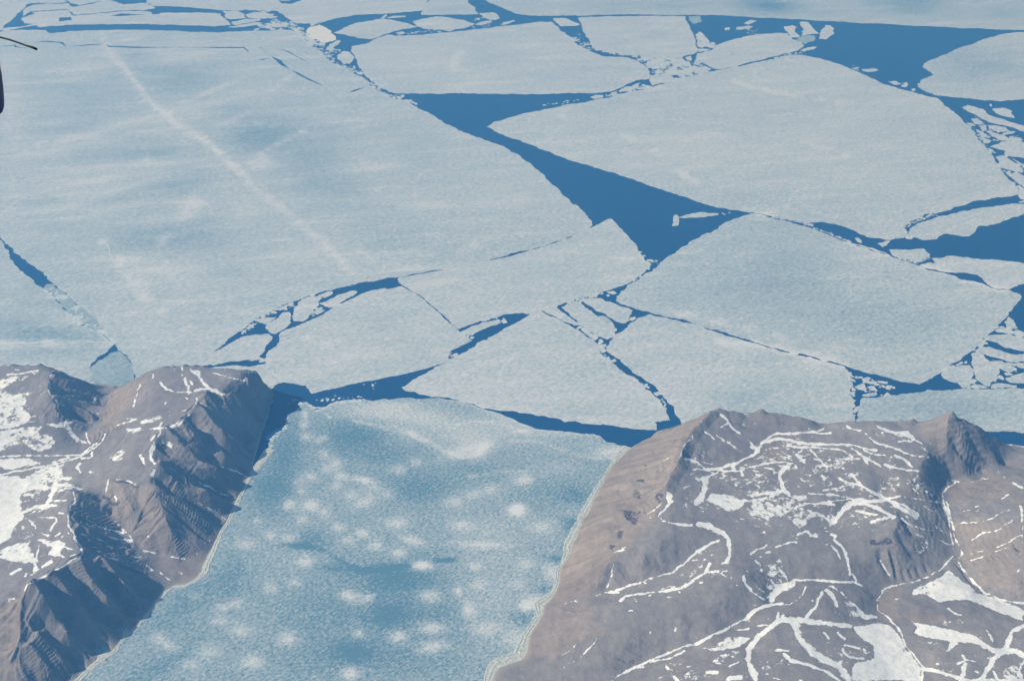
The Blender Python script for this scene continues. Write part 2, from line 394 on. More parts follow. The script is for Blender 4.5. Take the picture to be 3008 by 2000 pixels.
GROUP_BIG = 'large ice floes on the open sea'
GROUP_SMALL = 'small broken floes between the large ones'
SEED = [0]
def crack(w_, s, P=None):
    """a narrow open crack: closed outline around a polyline"""
    P = pts(s) if P is None else P
    G_ = ground(P); n = len(G_); Lf = []; Rt = []
    for i in range(n):
        a = G_[max(0, i - 1)]; b = G_[min(n - 1, i + 1)]
        d = b - a; d = d / np.hypot(*d); nrm = np.array([-d[1], d[0]])
        far = (1 + 0.9 * max(0.0, 1 - P[i][1] / 400.0)); k = w_ * far * (0.15 if i in (0, n - 1) else 1.0) * 0.5
        Lf.append(G_[i] + nrm * k); Rt.append(G_[i] - nrm * k)
    return np.array(Lf + Rt[::-1])
def slab(name, outline, mat, base_tone=0.52, holes=(), top=1.6, grid=None, step=38.0, amp=0.15, mx=24.0, parent=None):
    """ice of real thickness cut to an outline, with inner points carrying its snow cover"""
    SEED[0] += 1; rng = random.Random(SEED[0])
    G_ = ground(pts(outline)) if isinstance(outline, str) else outline
    span = G_.max(0) - G_.min(0); size = max(span)
    if size < 1500: step = max(14.0, size / 22)
    loops = [rough(G_, rng, step, amp, min(mx, size * 0.03))] + [rough(h, rng, 60.0, 0.12, 10.0) for h in holes]
    V = []; E = []
    for lp in loops:
        s = len(V); n = len(lp)
        V += [Vector((float(p[0]), float(p[1]))) for p in lp]
        E += [(s + i, s + (i + 1) % n) for i in range(n)]
    nb = len(V)
    if grid is None: grid = 170.0 if size > 2500 else 0
    if grid:
        lo = loops[0].min(0); hi = loops[0].max(0)
        gx, gy = np.meshgrid(np.arange(lo[0], hi[0], grid), np.arange(lo[1], hi[1], grid * 1.2))
        rs = np.random.RandomState(SEED[0])
        gx = gx.ravel() + rs.uniform(-.25, .25, gx.size) * grid; gy = gy.ravel() + rs.uniform(-.25, .25, gy.size) * grid
        a, b = measure(gx, gy, 0.0)
        m = (a > -250) & (a < W0 + 250) & (b > -160) & (b < H0 + 120)
        gx = gx[m]; gy = gy[m]
        m = inside_fast(gx, gy, loops[0])
        for h in loops[1:]: m &= ~inside_fast(gx, gy, h)
        gx = gx[m]; gy = gy[m]
        V += [Vector((float(x), float(y))) for x, y in zip(gx, gy)]
    vv, ee, ff, ov, oe, of = delaunay_2d_cdt(V, E, [], 0, 0.5, False)
    VV = np.array([(v.x, v.y) for v in vv]); FF = np.array([f for f in ff if len(f) == 3])
    cen = VV[FF].mean(1)
    m = inside_fast(cen[:, 0], cen[:, 1], loops[0])
    for h in loops[1:]: m &= ~inside_fast(cen[:, 0], cen[:, 1], h)
    FF = FF[m]
    # sides where an edge belongs to one triangle only
    e = np.concatenate([FF[:, [0, 1]], FF[:, [1, 2]], FF[:, [2, 0]]])
    key = np.sort(e, 1); _, inv, cnt = np.unique(key, axis=0, return_inverse=True, return_counts=True)
    be = e[cnt[inv.ravel()] == 1]
    n = len(VV)
    top_v = np.c_[VV, np.full(n, top)]; bot_v = np.c_[VV, np.full(n, -0.6)]
    used = np.unique(be); remap = np.full(n, -1); remap[used] = n + np.arange(len(used))
    V3 = np.r_[top_v, bot_v[used]]
    S = []
    for a, b in be: S += [(b, a, remap[a]), (b, remap[a], remap[b])]
    F3 = np.r_[FF, np.array(S, int).reshape(-1, 3)]
    px, py = measure(VV[:, 0], VV[:, 1], 0.0)
    t = tone_at(px, py, base_tone)
    T = np.r_[t, t[used]]
    c = VV.mean(0)
    return mesh_obj(name, V3, F3, mat, parent=parent, attrs={'tone': T}, loc=(c[0], c[1], 0.0))
FLOES = 0
def floe(label, outline, tone_=0.56, holes=(), mat=None, small=False, cat='ice floe', **kw):
    global FLOES
    FLOES += 1
    top = 1.2 + 0.13 * (FLOES % 17) + (0 if small else 0.05)
    o = slab('ice_floe', outline, mat or M_FLOE, tone_, holes, top=top, **kw)
    tag(o, label, cat, GROUP_SMALL if small else GROUP_BIG)
    return o
def ridge(parent, w_, s, mat=None, z=4.2, hgt=3.0):
    """a line of rafted ice with snow on it, lying on its floe"""
    P = ground(pts(s)); SEED[0] += 1; rng = random.Random(SEED[0])
    Q = []
    for i in range(len(P) - 1):
        n = max(2, int(np.hypot(*(P[i + 1] - P[i])) / 70))
        for k in range(n): Q.append(P[i] + (P[i + 1] - P[i]) * k / n)
    Q.append(P[-1]); Q = np.array(Q); Q += np.array([[rng.gauss(0, 14), rng.gauss(0, 14)] for _ in Q])
    V = []; F = []
    n = len(Q)
    for i in range(n):
        a = Q[max(0, i - 1)]; b = Q[min(n - 1, i + 1)]; d = (b - a) / (np.hypot(*(b - a)) + 1e-6)
        nr = np.array([-d[1], d[0]]); k = w_ * 0.5 * rng.uniform(0.15, 1.0) * (0.1 if i in (0, n - 1) else 1)
        hh = hgt * rng.uniform(0.3, 1.2)
        for u, zz in ((-1, 0), (0, hh), (1, 0)):
            V.append((Q[i][0] + nr[0] * k * u, Q[i][1] + nr[1] * k * u, z + zz))
    for i in range(n - 1):
        for j in (0, 1):
            F.append([i * 3 + j, i * 3 + j + 1, i * 3 + 3 + j + 1, i * 3 + 3 + j])
    return mesh_obj('pressure_ridge', V, F, mat or M_RIDGE, parent=parent)
# ---------------------------------------------------------------- fast ice of the fjord (land fast, part of the setting)
fj = slab('fjord_ice', 'C2 -40 1170 0 1110 90 1020 130 960 110 920 140 855 200 810 260 760 285 690 270 640 330 620 380 580 390 540 450 545 480 575 540 600 600 592 650 550 750 520 850 513 920 520 950 513 1020 525 1100 507 1200 508 1340 495 1450 508 1590 495 1750 522 1910 567 2010 605 2150 650 2280 708 2358 733 '
     'C3 200 757 300 775 400 785 600 805 770 822 800 850 830 880 900 888 1040 925 1300 980 D3 1300 0 700 800 400 1400 200 1800 0 2300 D2 0 2300 D1 -400 2300 D1 400 1600 1000 1100 1400 600 1700 100 C1 1900 1300 2080 1200 2160 1180',
     M_FJORD, base_tone=0.28, grid=48.0, top=2.0, step=40, mx=16, amp=0.13)
tag(fj, kind='structure')

# ---------------------------------------------------------------- the large floes
f10 = floe('largest floe of all, left of the blue lead, with a pale diagonal snow streak',
 'A1 -1500 300 -600 290 0 278 60 262 150 262 330 262 395 264 430 290 560 280 600 270 800 265 1200 262 1560 270 1700 280 1850 283 2050 275 2358 268 A2 200 255 300 262 360 300 420 345 470 390 500 410 560 440 620 500 700 560 790 592 860 640 905 662 960 712 990 738 1080 790 1130 805 1150 832 1200 857 1260 862 1320 870 1400 930 1540 1000 1640 1070 1800 1145 1960 1200 2110 1255 2200 1300 A3 80 1350 180 1425 230 1470 '
 'B3 250 8 330 95 440 200 550 300 600 340 690 430 705 465 695 495 640 518 480 596 300 660 0 720 B2 2000 790 1640 860 1250 925 1100 945 900 975 700 1025 640 1040 520 1078 400 1110 230 1170 100 1235 20 1280 B1 2240 1276 2195 1300 2130 1360 2040 1420 1960 1480 1910 1530 C1 1860 90 1800 150 1760 215 1700 400 1300 500 1160 420 1165 350 1150 260 1110 160 1040 90 B1 1000 1520 960 1480 890 1375 780 1275 690 1200 620 1130 545 1050 490 1000 465 990 440 970 380 900 180 760 75 652 0 572 -500 100 -1500 -500',
 .53, holes=[
  crack(42, 'A1 10 402 128 394 136 409 240 417'), crack(52, 'A1 300 369 400 360 530 370 575 408'), crack(40, 'A1 585 408 740 394 900 384'), crack(60, 'A1 912 384 950 406 1200 413 1600 413'), crack(50, 'A1 1610 413 1860 414 2110 415 2165 465'),
  crack(70, 'A1 2250 412 2345 478'), crack(45, 'A1 2225 512 2270 518 2340 506'),
  crack(75, 'A2 145 492 200 525 240 565 300 600'), crack(42, 'A2 305 603 400 655 500 705 580 742'),
  crack(55, 'A2 800 809 880 780 965 748'), crack(22, 'A2 190 424 260 440 310 463 400 512 470 548'),
  crack(26, 'A2 375 428 470 413'), crack(36, 'B3 300 655 370 630 450 602')], grid=140.0)
for q in ('B1 895 600 950 690 985 760', 'B1 1080 900 1180 990', 'B2 890 700 1020 780', 'A2 30 1350 150 1270 230 1225', 'B2 1780 730 1900 640 1950 590'):
    ridge(f10, 34, q)
f11 = floe('blue tinged floe above the snowy left mountain, crossed by a white ridge',
 'B1 -900 -200 -500 180 0 605 40 660 75 725 130 815 230 912 370 1027 430 1065 500 1145 540 1180 600 1245 700 1345 780 1365 870 1405 920 1468 975 1500 985 1515 940 1560 C1 870 130 820 180 780 228 810 285 788 350 830 385 900 400 850 700 -900 900', .50)
ridge(f11, 110, 'B1 -300 1515 0 1512 120 1498 290 1496 480 1490'); ridge(f11, 50, 'B1 560 1488 760 1490 940 1488')
f12 = floe('small teal rotten floe just above the left mountain saddle',
 'C1 1042 96 970 103 900 150 820 205 783 232 800 290 780 350 830 405 1000 440 1175 415 1170 330 1155 260 1138 198 1098 142', .36)
floe('pale floe in the top left corner with a straight sloping right edge', 'A1 -1500 -300 330 -300 240 15 190 90 90 180 20 247 0 262 -600 285 -1500 290', .62)
floe('long thin ice sliver along the near side of the top left lead', 'A1 -30 262 20 248 100 240 200 232 300 210 320 222 250 232 150 250 70 262', .6, small=True)
floe('long flat floe between the curved top left lead and a stepped crack',
 'A1 345 240 560 222 730 216 1100 212 1450 216 1700 225 1860 232 2000 222 1990 200 1945 162 1910 120 1780 115 1620 113 1395 113 1365 127 1320 128 1310 108 1240 100 1190 97 1025 104 640 141 600 110 575 88 420 98 265 103 300 122 190 156 203 203 265 208 300 212 318 225', .60,
 holes=[ground(pts('A1 510 157 613 150 620 178 512 190')), ground(pts('A1 945 143 1050 120 1150 126 1280 129 1050 143'))])
floe('flat floe with a notched end above the stepped crack at top left',
 'A1 200 147 265 99 420 93 580 82 605 100 645 131 1025 97 1190 88 1240 94 1345 75 1300 50 1280 26 1160 36 1060 42 1010 18 900 12 820 28 740 46 680 56 630 62 590 30 500 40 380 36 280 44 215 82', .60)
floe('small floe cut by the top edge beside the top left corner floe', 'A1 235 12 232 38 380 28 500 34 585 22 560 0 540 -300 335 -300', .6)
floe('floe cut by the top edge, left of the first dark pool at the top', 'A1 600 18 680 48 740 38 860 14 985 6 960 -300 570 -300 570 0', .6)
f6 = floe('broad smooth floe on the top edge with a rounded point towards white rubble',
 'A1 1275 -300 1277 28 1310 52 1480 56 1640 66 1930 93 2050 96 2130 88 2200 94 2358 95 A2 190 100 270 155 350 205 430 208 510 200 570 200 700 162 860 132 980 127 1100 125 1200 118 1300 105 1445 95 1452 60 1500 0 1560 -300', .58,
 holes=[ground(pts('A2 195 5 225 32 300 38 390 12 405 -10 340 -20 300 8 240 10'))])
floe('blocky floe on the top edge between two blue channels', 'A2 1458 62 1447 95 1437 130 1600 133 1760 129 1930 126 1895 60 1840 25 1842 -300 1568 -300 1506 0', .55)
f8 = floe('very long far floe along the top right edge, teal where the snow is thin',
 'A2 1930 -300 1960 -5 2060 36 2150 76 2240 118 2358 135 A3 400 140 620 140 830 131 1075 128 1300 135 1510 133 1900 141 2150 158 2358 166 A4 530 179 900 200 1300 221 1790 246 2100 256 2358 262 3200 300 3200 -500 1900 -500', .50)
f13 = floe('large floe above the long blue lead with a flat lower edge and star shaped cracks',
 'A2 830 408 960 382 1080 327 1150 302 1200 312 1420 307 1620 285 1900 255 2200 225 A3 200 196 350 192 380 210 415 235 455 280 510 322 545 330 560 372 620 412 700 452 800 490 900 496 1000 498 1080 520 1150 560 1195 590 1205 660 1195 688 1120 692 1050 712 980 752 930 772 850 797 700 812 400 816 0 816 A2 1900 811 1400 813 1240 812 1150 795 1100 770 1000 702 930 622 880 550 858 500 830 450', .57)
ridge(f13, 50, 'A2 1725 605 1715 520 1760 480'); ridge(f13, 40, 'A3 845 640 840 720')
f14 = floe('squarish floe with rounded corners under the straight far lead',
 'A3 580 157 620 150 700 148 1000 143 1300 142 1490 143 1520 150 1530 200 1560 242 1588 310 1602 350 1620 440 1605 460 1570 475 1500 490 1350 505 1200 490 1050 484 980 478 860 455 740 428 690 388 665 330 640 290 615 220 600 190', .57)
f15 = floe('elongated striped floe pointing at three upright fragments, upper right',
 'A3 1600 497 1610 470 1660 460 1740 435 1770 400 1830 375 2000 330 2080 310 2200 295 2350 290 A4 310 288 360 345 440 372 452 400 405 440 200 490 0 536 A3 1950 585 1810 603 1750 595 1690 560 1640 530 1605 518', .58)
f22 = floe('rounded floe with a notch in its pointed left end, at the upper right',
 'A4 3000 330 2358 282 2200 292 2000 345 1850 400 1700 465 1490 555 1480 575 1520 612 1578 652 1480 690 1435 730 1440 755 1520 800 1640 830 1850 855 2000 870 2170 878 2358 862 3000 800', .55)
f16 = floe('big pale floe right of centre with its sharp left tip in the blue lead',
 'A2 1995 1102 2060 1060 2200 1020 A3 200 970 380 935 500 905 690 875 880 840 1000 805 1100 785 1230 755 1380 715 1500 670 1700 625 1860 600 2100 545 2300 505 A4 270 488 380 475 440 478 600 510 830 585 950 640 1100 712 1200 745 1330 785 1500 830 1590 845 1640 880 1720 950 1800 1010 1870 1080 1950 1190 2030 1280 2100 1370 2150 1450 2195 1520 '
 'B4 2205 55 2240 90 2285 110 2300 150 2300 215 2150 235 1950 265 1750 320 1640 365 1520 380 1450 420 1360 460 1320 500 1345 555 1320 585 1200 605 1100 590 1000 580 920 545 800 490 700 465 620 450 540 455 450 452 350 438 200 402 80 378 0 362 B3 2080 370 2000 355 1740 312 1500 230 1300 165 1000 65 830 5 A3 900 1500 700 1440 450 1365 250 1290 0 1195 A2 2100 1150 2060 1125', .57)
for q in ('A3 1000 1190 1080 1220 1150 1262', 'A3 1920 700 2110 755', 'A4 120 780 300 820 430 845', 'A4 450 1240 560 1262 640 1285', 'B3 1490 45 1580 82'):
    ridge(f16, 55, q)
f17 = floe('huge grey blue floe at lower right whose left corner touches the tangle of broken blocks',
 'B3 2080 380 1980 410 1900 440 1830 470 1790 512 1730 545 1660 560 1500 660 1400 730 1290 800 1270 835 1215 880 1130 920 1085 962 1010 995 960 1045 915 1090 910 1120 950 1158 1100 1208 1230 1240 1450 1290 1700 1368 1950 1438 2090 1480 C4 130 48 350 108 500 132 800 212 850 235 950 265 1100 300 1200 325 1330 360 1460 380 1530 340 1620 290 1700 230 1760 190 1830 140 1900 95 1940 60 1985 12 '
 'B4 2000 1450 2100 1385 2140 1330 2200 1280 2250 1220 2300 1150 2338 1095 2320 1070 2230 1038 2130 1037 2030 998 1990 978 1850 955 1720 905 1660 888 1500 852 1430 822 1270 768 1190 737 1100 710 1000 680 900 652 830 622 700 575 560 518 450 482 300 442 100 388 0 372', .52)
ridge(f17, 90, 'B4 830 628 940 655 1080 695 1190 735'); ridge(f17, 90, 'C4 340 104 430 120'); ridge(f17, 110, 'C4 520 138 620 165 720 185 815 215'); ridge(f17, 60, 'B4 1830 948 1900 960')
f19 = floe('long floe curving away to the right edge between two dark channels, right of centre',
 'B4 1370 505 1430 462 1600 410 1800 360 2000 322 2200 297 2358 293 3000 300 3000 260 3000 340 2358 380 2250 410 2100 470 1960 490 1940 530 1890 570 1780 566 1680 550 1640 565 1600 600 1480 606 1410 580 1400 575 1350 555 1362 530', .55)
f20 = floe('pale floe at the right edge with a dark lens shaped pool on its near side',
 'B4 1562 762 1640 760 1740 740 1860 752 2050 776 2250 790 2358 808 3000 870 3000 960 2358 985 2280 1008 2230 1034 2130 1030 2040 985 2020 968 1950 905 1800 886 1660 880 1500 848 1450 822 1530 800 1585 806', .58)
f24 = floe('floe with a long straight far edge running behind the right hand peaks',
 'B3 1215 1250 1180 1254 1100 1280 1040 1320 990 1370 960 1400 900 1430 860 1480 830 1530 C3 822 85 860 115 920 155 980 205 1050 265 1150 332 1208 370 1280 438 1330 500 1370 548 1415 590 1425 640 1500 800 1900 950 C4 900 950 898 690 885 650 875 590 872 500 868 400 855 320 838 270 800 222 500 140 350 112 110 52 B3 2060 1485 1950 1448 1700 1378 1450 1300', .56)
f25 = floe('floe shaped like a broad arrowhead pointing left, above the fjord mouth',
 'B3 268 1222 300 1245 440 1303 510 1338 590 1385 640 1420 700 1460 760 1512 772 1550 C3 775 100 810 140 850 178 920 230 990 285 1050 310 1115 362 1150 395 1230 460 1300 515 1350 590 1358 640 1382 690 1300 703 1250 705 1265 775 1130 770 900 740 700 725 600 710 450 695 300 655 200 640 0 610 '
 'C2 2010 590 1910 562 1800 535 1590 488 1450 470 1290 430 1265 407 1320 378 1470 290 1600 212 1680 160 1760 125 1960 2 B2 2000 1470 2110 1402 2210 1345 B3 90 1300 150 1258 200 1235', .57)
f26 = floe('floe between the two left of centre channels, its lower end behind the left mountain',
 'B2 205 1430 215 1405 240 1390 330 1360 560 1262 640 1212 680 1182 760 1150 880 1092 970 1052 1110 1022 1150 1030 1200 1020 1270 1004 1320 1032 1450 1110 1600 1243 1740 1372 1800 1422 1880 1477 1700 1560 '
 'C2 1680 110 1670 170 1605 206 1400 265 1250 300 1000 350 800 385 490 462 465 430 440 392 380 385 240 362 190 375 150 415 -50 520 C1 1800 600 1780 300 1800 240 2050 214 2140 225 2160 230 2225 214 2300 200 C2 100 205 92 130 110 95 180 50 210 0', .56, mx=7)
ridge(f26, 50, 'C2 130 250 210 330')
f29 = floe('central floe with a peaked upper corner standing into the blue lead',
 'B2 1243 930 1640 861 2200 746 B3 300 661 480 597 640 520 700 500 850 422 870 422 930 482 1000 552 1040 602 1100 662 1108 700 1150 750 1165 782 1215 812 1190 850 1130 910 1060 955 1010 988 870 1035 700 1090 560 1120 400 1178 330 1195 260 1224 150 1249 100 1236 30 1240 B2 2150 1250 2100 1272 1960 1303 1762 1376 1744 1369 1604 1236 1454 1102 1323 1024 1241 971 1232 950', .57, mx=7)
f28 = floe('small wedge floe beside the forked channel above the left mountain',
 'B1 1925 1535 2040 1470 2140 1432 2240 1424 2330 1416 2360 1440 2300 1520 C1 2290 70 2250 135 2225 172 2040 180 1850 218 1760 215 1800 150 1850 100', .57)
f23 = floe('flat blue grey floe at the right behind the dark pyramid peak',
 'C4 940 540 950 503 1150 482 1400 457 1700 427 2000 422 2358 418 3000 412 3000 850 2358 800 2100 790 1900 800 1400 860 1000 900 905 690 915 640 925 600', .50)

# ---------------------------------------------------------------- smaller floes
S_ = lambda label, o, t=.6, **k: floe(label, o, t, small=True, **k)
# top centre
S_('lens shaped floe left of two dark leads at top centre', 'A2 680 290 760 245 900 196 1050 168 1150 170 1250 190 1330 205 1400 235 1250 264 1130 298 1070 322 1000 342 900 335 800 310')
S_('leaf shaped floe, second from the left in the top centre lead', 'A2 1365 185 1450 165 1560 145 1640 150 1800 175 1830 190 1900 207 1880 225 1760 255 1620 262 1480 255 1400 230')
S_('short slanting slab at the tip of the lens shaped top floe', 'A2 1080 165 1135 127 1143 140 1108 166')
S_('narrow bar of ice in the dark lead at top centre', 'A2 1140 155 1200 140 1305 138 1300 152 1150 160')
S_('rounded slab below the blocky top edge floe', 'A2 1935 118 2060 110 2110 145 2118 165 2050 178 1970 150')
S_('slim slab leaning beside the rounded slab at top centre', 'A2 1900 215 1960 190 2040 180 2045 195 1960 222')
S_('slim cigar shaped slab in the lead right of top centre', 'A2 2115 220 2150 195 2230 178 2255 185 2180 215')
S_('small oval floe in the thin lead under the lens shaped floe', 'A2 1215 285 1280 275 1290 298 1240 303')
S_('flat slab at the right end of the top centre lead', 'A2 1625 265 1740 235 1750 250 1680 276')
S_('bright white snowy pan among rubble at top centre left', 'A2 440 280 470 235 560 220 640 260 700 330 700 350 590 375 530 340 470 350 430 330', .95, mat=M_WHITE)
S_('upright oblong slab touching the bright white pan', 'A2 620 410 700 355 735 350 735 370 650 435 615 435')
S_('round floe below the bright white pan', 'A2 710 480 760 445 810 450 855 510 820 555 760 550 720 520')
S_('small pale floe at the narrow neck below the round floe', 'A2 870 625 940 628 920 652 880 640', .7)
S_('blocky pan at the left end of the rubble pile, top left', 'A1 1935 95 2050 98 2120 130 2130 160 1990 170 1950 150', .6)
S_('pale slab left of the rubble pile beneath a thin crack', 'A1 2010 190 2120 168 2250 165 2260 180 2120 205 2040 222 2005 205', .6)
S_('larger pale pan in the rubble at top left', 'A1 2130 130 2200 108 2300 110 2358 130 2340 160 2240 165 2150 158', .62)
S_('tapering pan in the curved lead end at top left', 'A1 1960 240 2100 215 2230 195 2270 205 2180 225 2050 240')
# upper right of centre
S_('oblong floe in the gap left of the squarish floe', 'A3 365 160 470 160 540 190 600 215 580 225 430 230 400 200')
S_('teardrop floe right of the squarish floe', 'A3 1600 300 1630 275 1660 290 1720 360 1730 380 1640 355 1605 340', .66)
S_('thin splintered slab under the teardrop floe', 'A3 1615 352 1730 385 1790 385 1700 408 1622 410')
S_('lowest splintered slab below the teardrop floe', 'A3 1622 424 1730 430 1690 445 1625 452')
S_('parallelogram floe in the far lead, upper right', 'A3 2020 205 2080 172 2130 185 2060 215')
S_('tiny square floe left of the parallelogram in the far lead', 'A3 1850 262 1860 240 1905 240 1890 265')
S_('small rough floe below the parallelogram in the far lead', 'A3 1955 240 1990 235 2060 225 2100 235 2060 250 1985 262 1955 262', .55)
S_('thin grey patch of new ice beside the squarish floe', 'A3 1540 145 1635 140 1640 165 1655 190 1590 215 1545 165', .3, mat=M_NILAS)
S_('square block at the mouth of the dark notch, upper right of centre', 'A3 1203 655 1320 640 1330 720 1225 745 1200 700')
S_('pale block right of the square block in the rubble', 'A3 1322 640 1400 660 1420 700 1340 716')
S_('striped block in the middle of the rubble field, upper right of centre', 'A3 1385 520 1480 505 1560 550 1545 578 1400 568')
S_('small square block right of the striped block', 'A3 1510 502 1560 480 1565 530 1530 525')
S_('slanting slab left of the small dark triangle in the rubble', 'A3 1360 582 1398 578 1440 640 1400 658 1372 622')
S_('pointed slab along the near side of the rubble field', 'A3 1440 650 1520 592 1590 560 1572 638 1470 670')
S_('last slab at the right end of the rubble field', 'A3 1582 602 1680 572 1740 600 1655 640 1590 640')
S_('blocky pan at the left end of the rubble field', 'A3 1212 520 1290 510 1350 560 1340 598 1222 603 1225 560')
S_('thin slab on the far edge of the rubble field', 'A3 1090 512 1200 500 1190 520 1110 530')
S_('wedge touching the flat floe at the left of the rubble field', 'A3 1150 552 1230 550 1222 590 1180 580')
S_('small round pan beside the long striped floe', 'A3 1590 535 1630 530 1638 552 1610 568 1592 555')
S_('oval floe at the narrow right end of the blue lead', 'A3 690 840 740 825 800 825 800 845 720 858')
S_('ragged floe right of the oval floe in the lead end', 'A3 820 842 880 802 905 800 865 832')
S_('small block in the dark notch left of the square block', 'A3 1050 742 1120 718 1100 750 1070 760')
S_('pale block on the near bank of the dark notch', 'A3 935 790 1000 752 1060 752 1052 788 945 800')
S_('low block below the dark notch', 'A3 1085 765 1180 755 1230 750 1200 768 1110 778')
# three upright fragments
S_('left one of the three upright fragments in the upper right lead', 'A4 275 235 350 222 395 238 375 250 415 325 355 328 310 280', .66)
S_('middle and widest of the three upright fragments in the upper right lead', 'A4 415 205 430 190 480 192 520 230 585 295 430 305 450 260 430 230', .66)
S_('right one of the three upright fragments in the upper right lead', 'A4 590 290 640 220 690 225 715 250 710 285 650 345 580 340 590 310', .64)
S_('floe lying across the tip of the elongated striped floe', 'A4 420 440 480 415 565 405 540 430 450 448', .66)
S_('thin grey slush below the three upright fragments', 'A4 385 345 430 308 550 310 545 355 460 385', .3, mat=M_NILAS)
S_('pale grey floe alone in the wide upper right lead', 'A4 960 612 1050 592 1095 600 1080 620 1000 626', .5)
S_('thin chip off the bank left of the pale grey floe', 'A4 865 588 905 590 930 602 890 606', .5)
S_('left floe of a close pair near the notched floe', 'A4 1190 712 1250 703 1295 730 1240 737', .66)
S_('right floe of a close pair near the notched floe', 'A4 1290 748 1340 710 1352 745 1322 760', .58)
S_('tiny oval floe below the close pair, upper right', 'A4 1382 772 1418 768 1412 790 1386 788', .7)
S_('tiny round floe in the dark channel below the notched floe', 'A4 2060 902 2078 904 2080 924 2064 924', .7)
# right edge upper
S_('long diagonal slab reaching the right edge, upper right', 'A4 1820 930 1870 912 2000 945 2060 1000 2200 1040 2358 1090 2900 1240 2900 1330 2358 1142 2180 1085 2050 1060 1960 1010 1880 970', .62)
S_('hooked floe above the long diagonal slab at the right', 'A4 2080 945 2130 940 2200 935 2260 965 2250 990 2280 1025 2190 1010 2110 980', .62)
S_('oval floe below the left end of the long diagonal slab', 'A4 1900 1032 1950 1025 2000 1058 1992 1085 1930 1075')
S_('left most little oval at the edge of the big pale floe, right side', 'A4 1860 1066 1910 1070 1940 1095 1880 1090')
S_('upright egg shaped floe in the right hand jumble', 'A4 1990 1092 2030 1090 2037 1130 2002 1140 1980 1115')
S_('rough slab right of the egg shaped floe', 'A4 2037 1086 2120 1090 2200 1105 2230 1135 2150 1145 2080 1125')
S_('slim slab pointing up right in the right hand jumble', 'A4 2170 1165 2220 1137 2290 1135 2270 1155 2190 1170')
S_('long slab below the egg shaped floe', 'A4 1945 1122 2000 1140 2070 1188 2050 1200 1990 1180')
S_('long low slab across the right hand jumble', 'A4 2030 1142 2100 1150 2180 1185 2320 1210 2358 1240 2600 1300 2600 1320 2300 1242 2150 1217 2080 1182')
S_('rounded block under the long low slab', 'A4 2000 1202 2072 1215 2062 1240 2010 1232')
S_('widest pale block of the right hand jumble, cut by the photo edge', 'A4 2060 1270 2150 1235 2260 1225 2358 1240 2900 1340 2900 1480 2358 1370 2190 1345 2200 1310 2120 1290', .62)
S_('bent slab below the widest pale block at the right', 'A4 2112 1366 2170 1345 2232 1350 2212 1370 2262 1400 2320 1440 2355 1480 2340 1500 2260 1482 2200 1465 2150 1420')
S_('slab at the photo edge right of the bent slab', 'A4 2230 1365 2280 1385 2358 1425 2800 1520 2800 1600 2380 1475 2330 1430')
S_('oblong block at the lower end of the right hand jumble', 'A4 2215 1510 2290 1487 2358 1525 2800 1620 B4 2800 210 2358 150 2290 103 2240 62 2222 42', .6)
S_('squarish block at the right edge above the dark curved channel', 'B4 2312 142 2358 162 2700 210 2700 262 2358 258 2322 248 2312 200', .6)
S_('small chip at the end of the dark curved channel, right edge', 'B4 2312 276 2358 263 2700 270 2700 284 2322 284')
# right middle
S_('floe shaped like a boat in the dark channel, right of centre', 'B4 1190 690 1250 686 1400 686 1490 678 1548 730 1540 755 1455 798 1380 780 1270 757 1215 738', .57)
S_('small oval floe alone at the left end of the dark channel, right of centre', 'B4 890 590 925 585 952 610 955 635 920 625')
S_('guitar pick shaped floe in the dark channel, right of centre', 'B4 1090 635 1200 608 1170 650 1132 668', .6)
S_('little pale floe where the curved channel meets the wide one', 'B4 1322 580 1350 566 1400 578 1388 600 1340 596', .66)
# lead pair in the central blue triangle
S_('upright block beside the long slab in the wide blue triangle', 'B3 1420 388 1445 390 1457 412 1450 480 1400 487 1410 420', .62)
S_('long tapering slab lying in the wide blue triangle', 'B3 1460 405 1530 385 1640 365 1800 376 1800 392 1700 402 1560 412 1460 414', .64)
S_('tiny sliver right of the long tapering slab', 'B3 1828 368 1860 383 1855 390 1830 378')
S_('tiniest dot of ice near the right tip of the wide blue triangle', 'B3 1885 364 1902 364 1902 374 1887 374')
# left centre channel
S_('rounded floe in the left centre channel touching its near bank', 'B2 85 1365 110 1330 180 1290 240 1232 290 1226 315 1260 310 1320 260 1370 210 1398 170 1420 140 1412', .58)
S_('blunt slab left of the rounded floe, left centre channel', 'B2 -20 1300 30 1284 90 1275 185 1270 120 1322 90 1335 20 1312', .58)
S_('biggest oblong floe standing in the left centre channel', 'B2 400 1110 470 1096 560 1090 582 1105 550 1150 520 1200 460 1280 410 1312 330 1310 320 1280 335 1220 370 1150', .58)
S_('long pointed floe at the right end of the left centre channel', 'B2 550 1150 620 1130 700 1085 820 1046 870 1043 885 1055 850 1090 750 1140 680 1183 640 1193 600 1180', .6)
S_('ragged floe above the long pointed floe, left centre channel', 'B2 560 1092 620 1050 665 1048 670 1072 600 1107')
S_('jagged piece right below the biggest oblong floe', 'B2 490 1235 560 1190 600 1217 540 1252')
S_('small slanting piece above the rounded floe', 'B2 222 1175 270 1180 282 1212 250 1207')
S_('small upright piece left of the biggest oblong floe', 'B2 290 1152 330 1138 312 1182')
S_('first little chip at the left end of the left centre channel', 'B2 90 1240 130 1238 115 1260')
S_('second little chip, between the first one and the slanting piece', 'B2 150 1205 185 1230 160 1242')
# channel left of arrowhead
S_('ribbon floe between two dark strips right of the thin curved crack', 'B2 1765 1400 1870 1352 2000 1314 2100 1290 2130 1320 2060 1345 2000 1367 1900 1412 1880 1430 1800 1425', .57)
S_('small diamond shaped floe at the head of the dark strip', 'B2 2125 1310 2150 1276 2187 1320 2150 1328', .66)
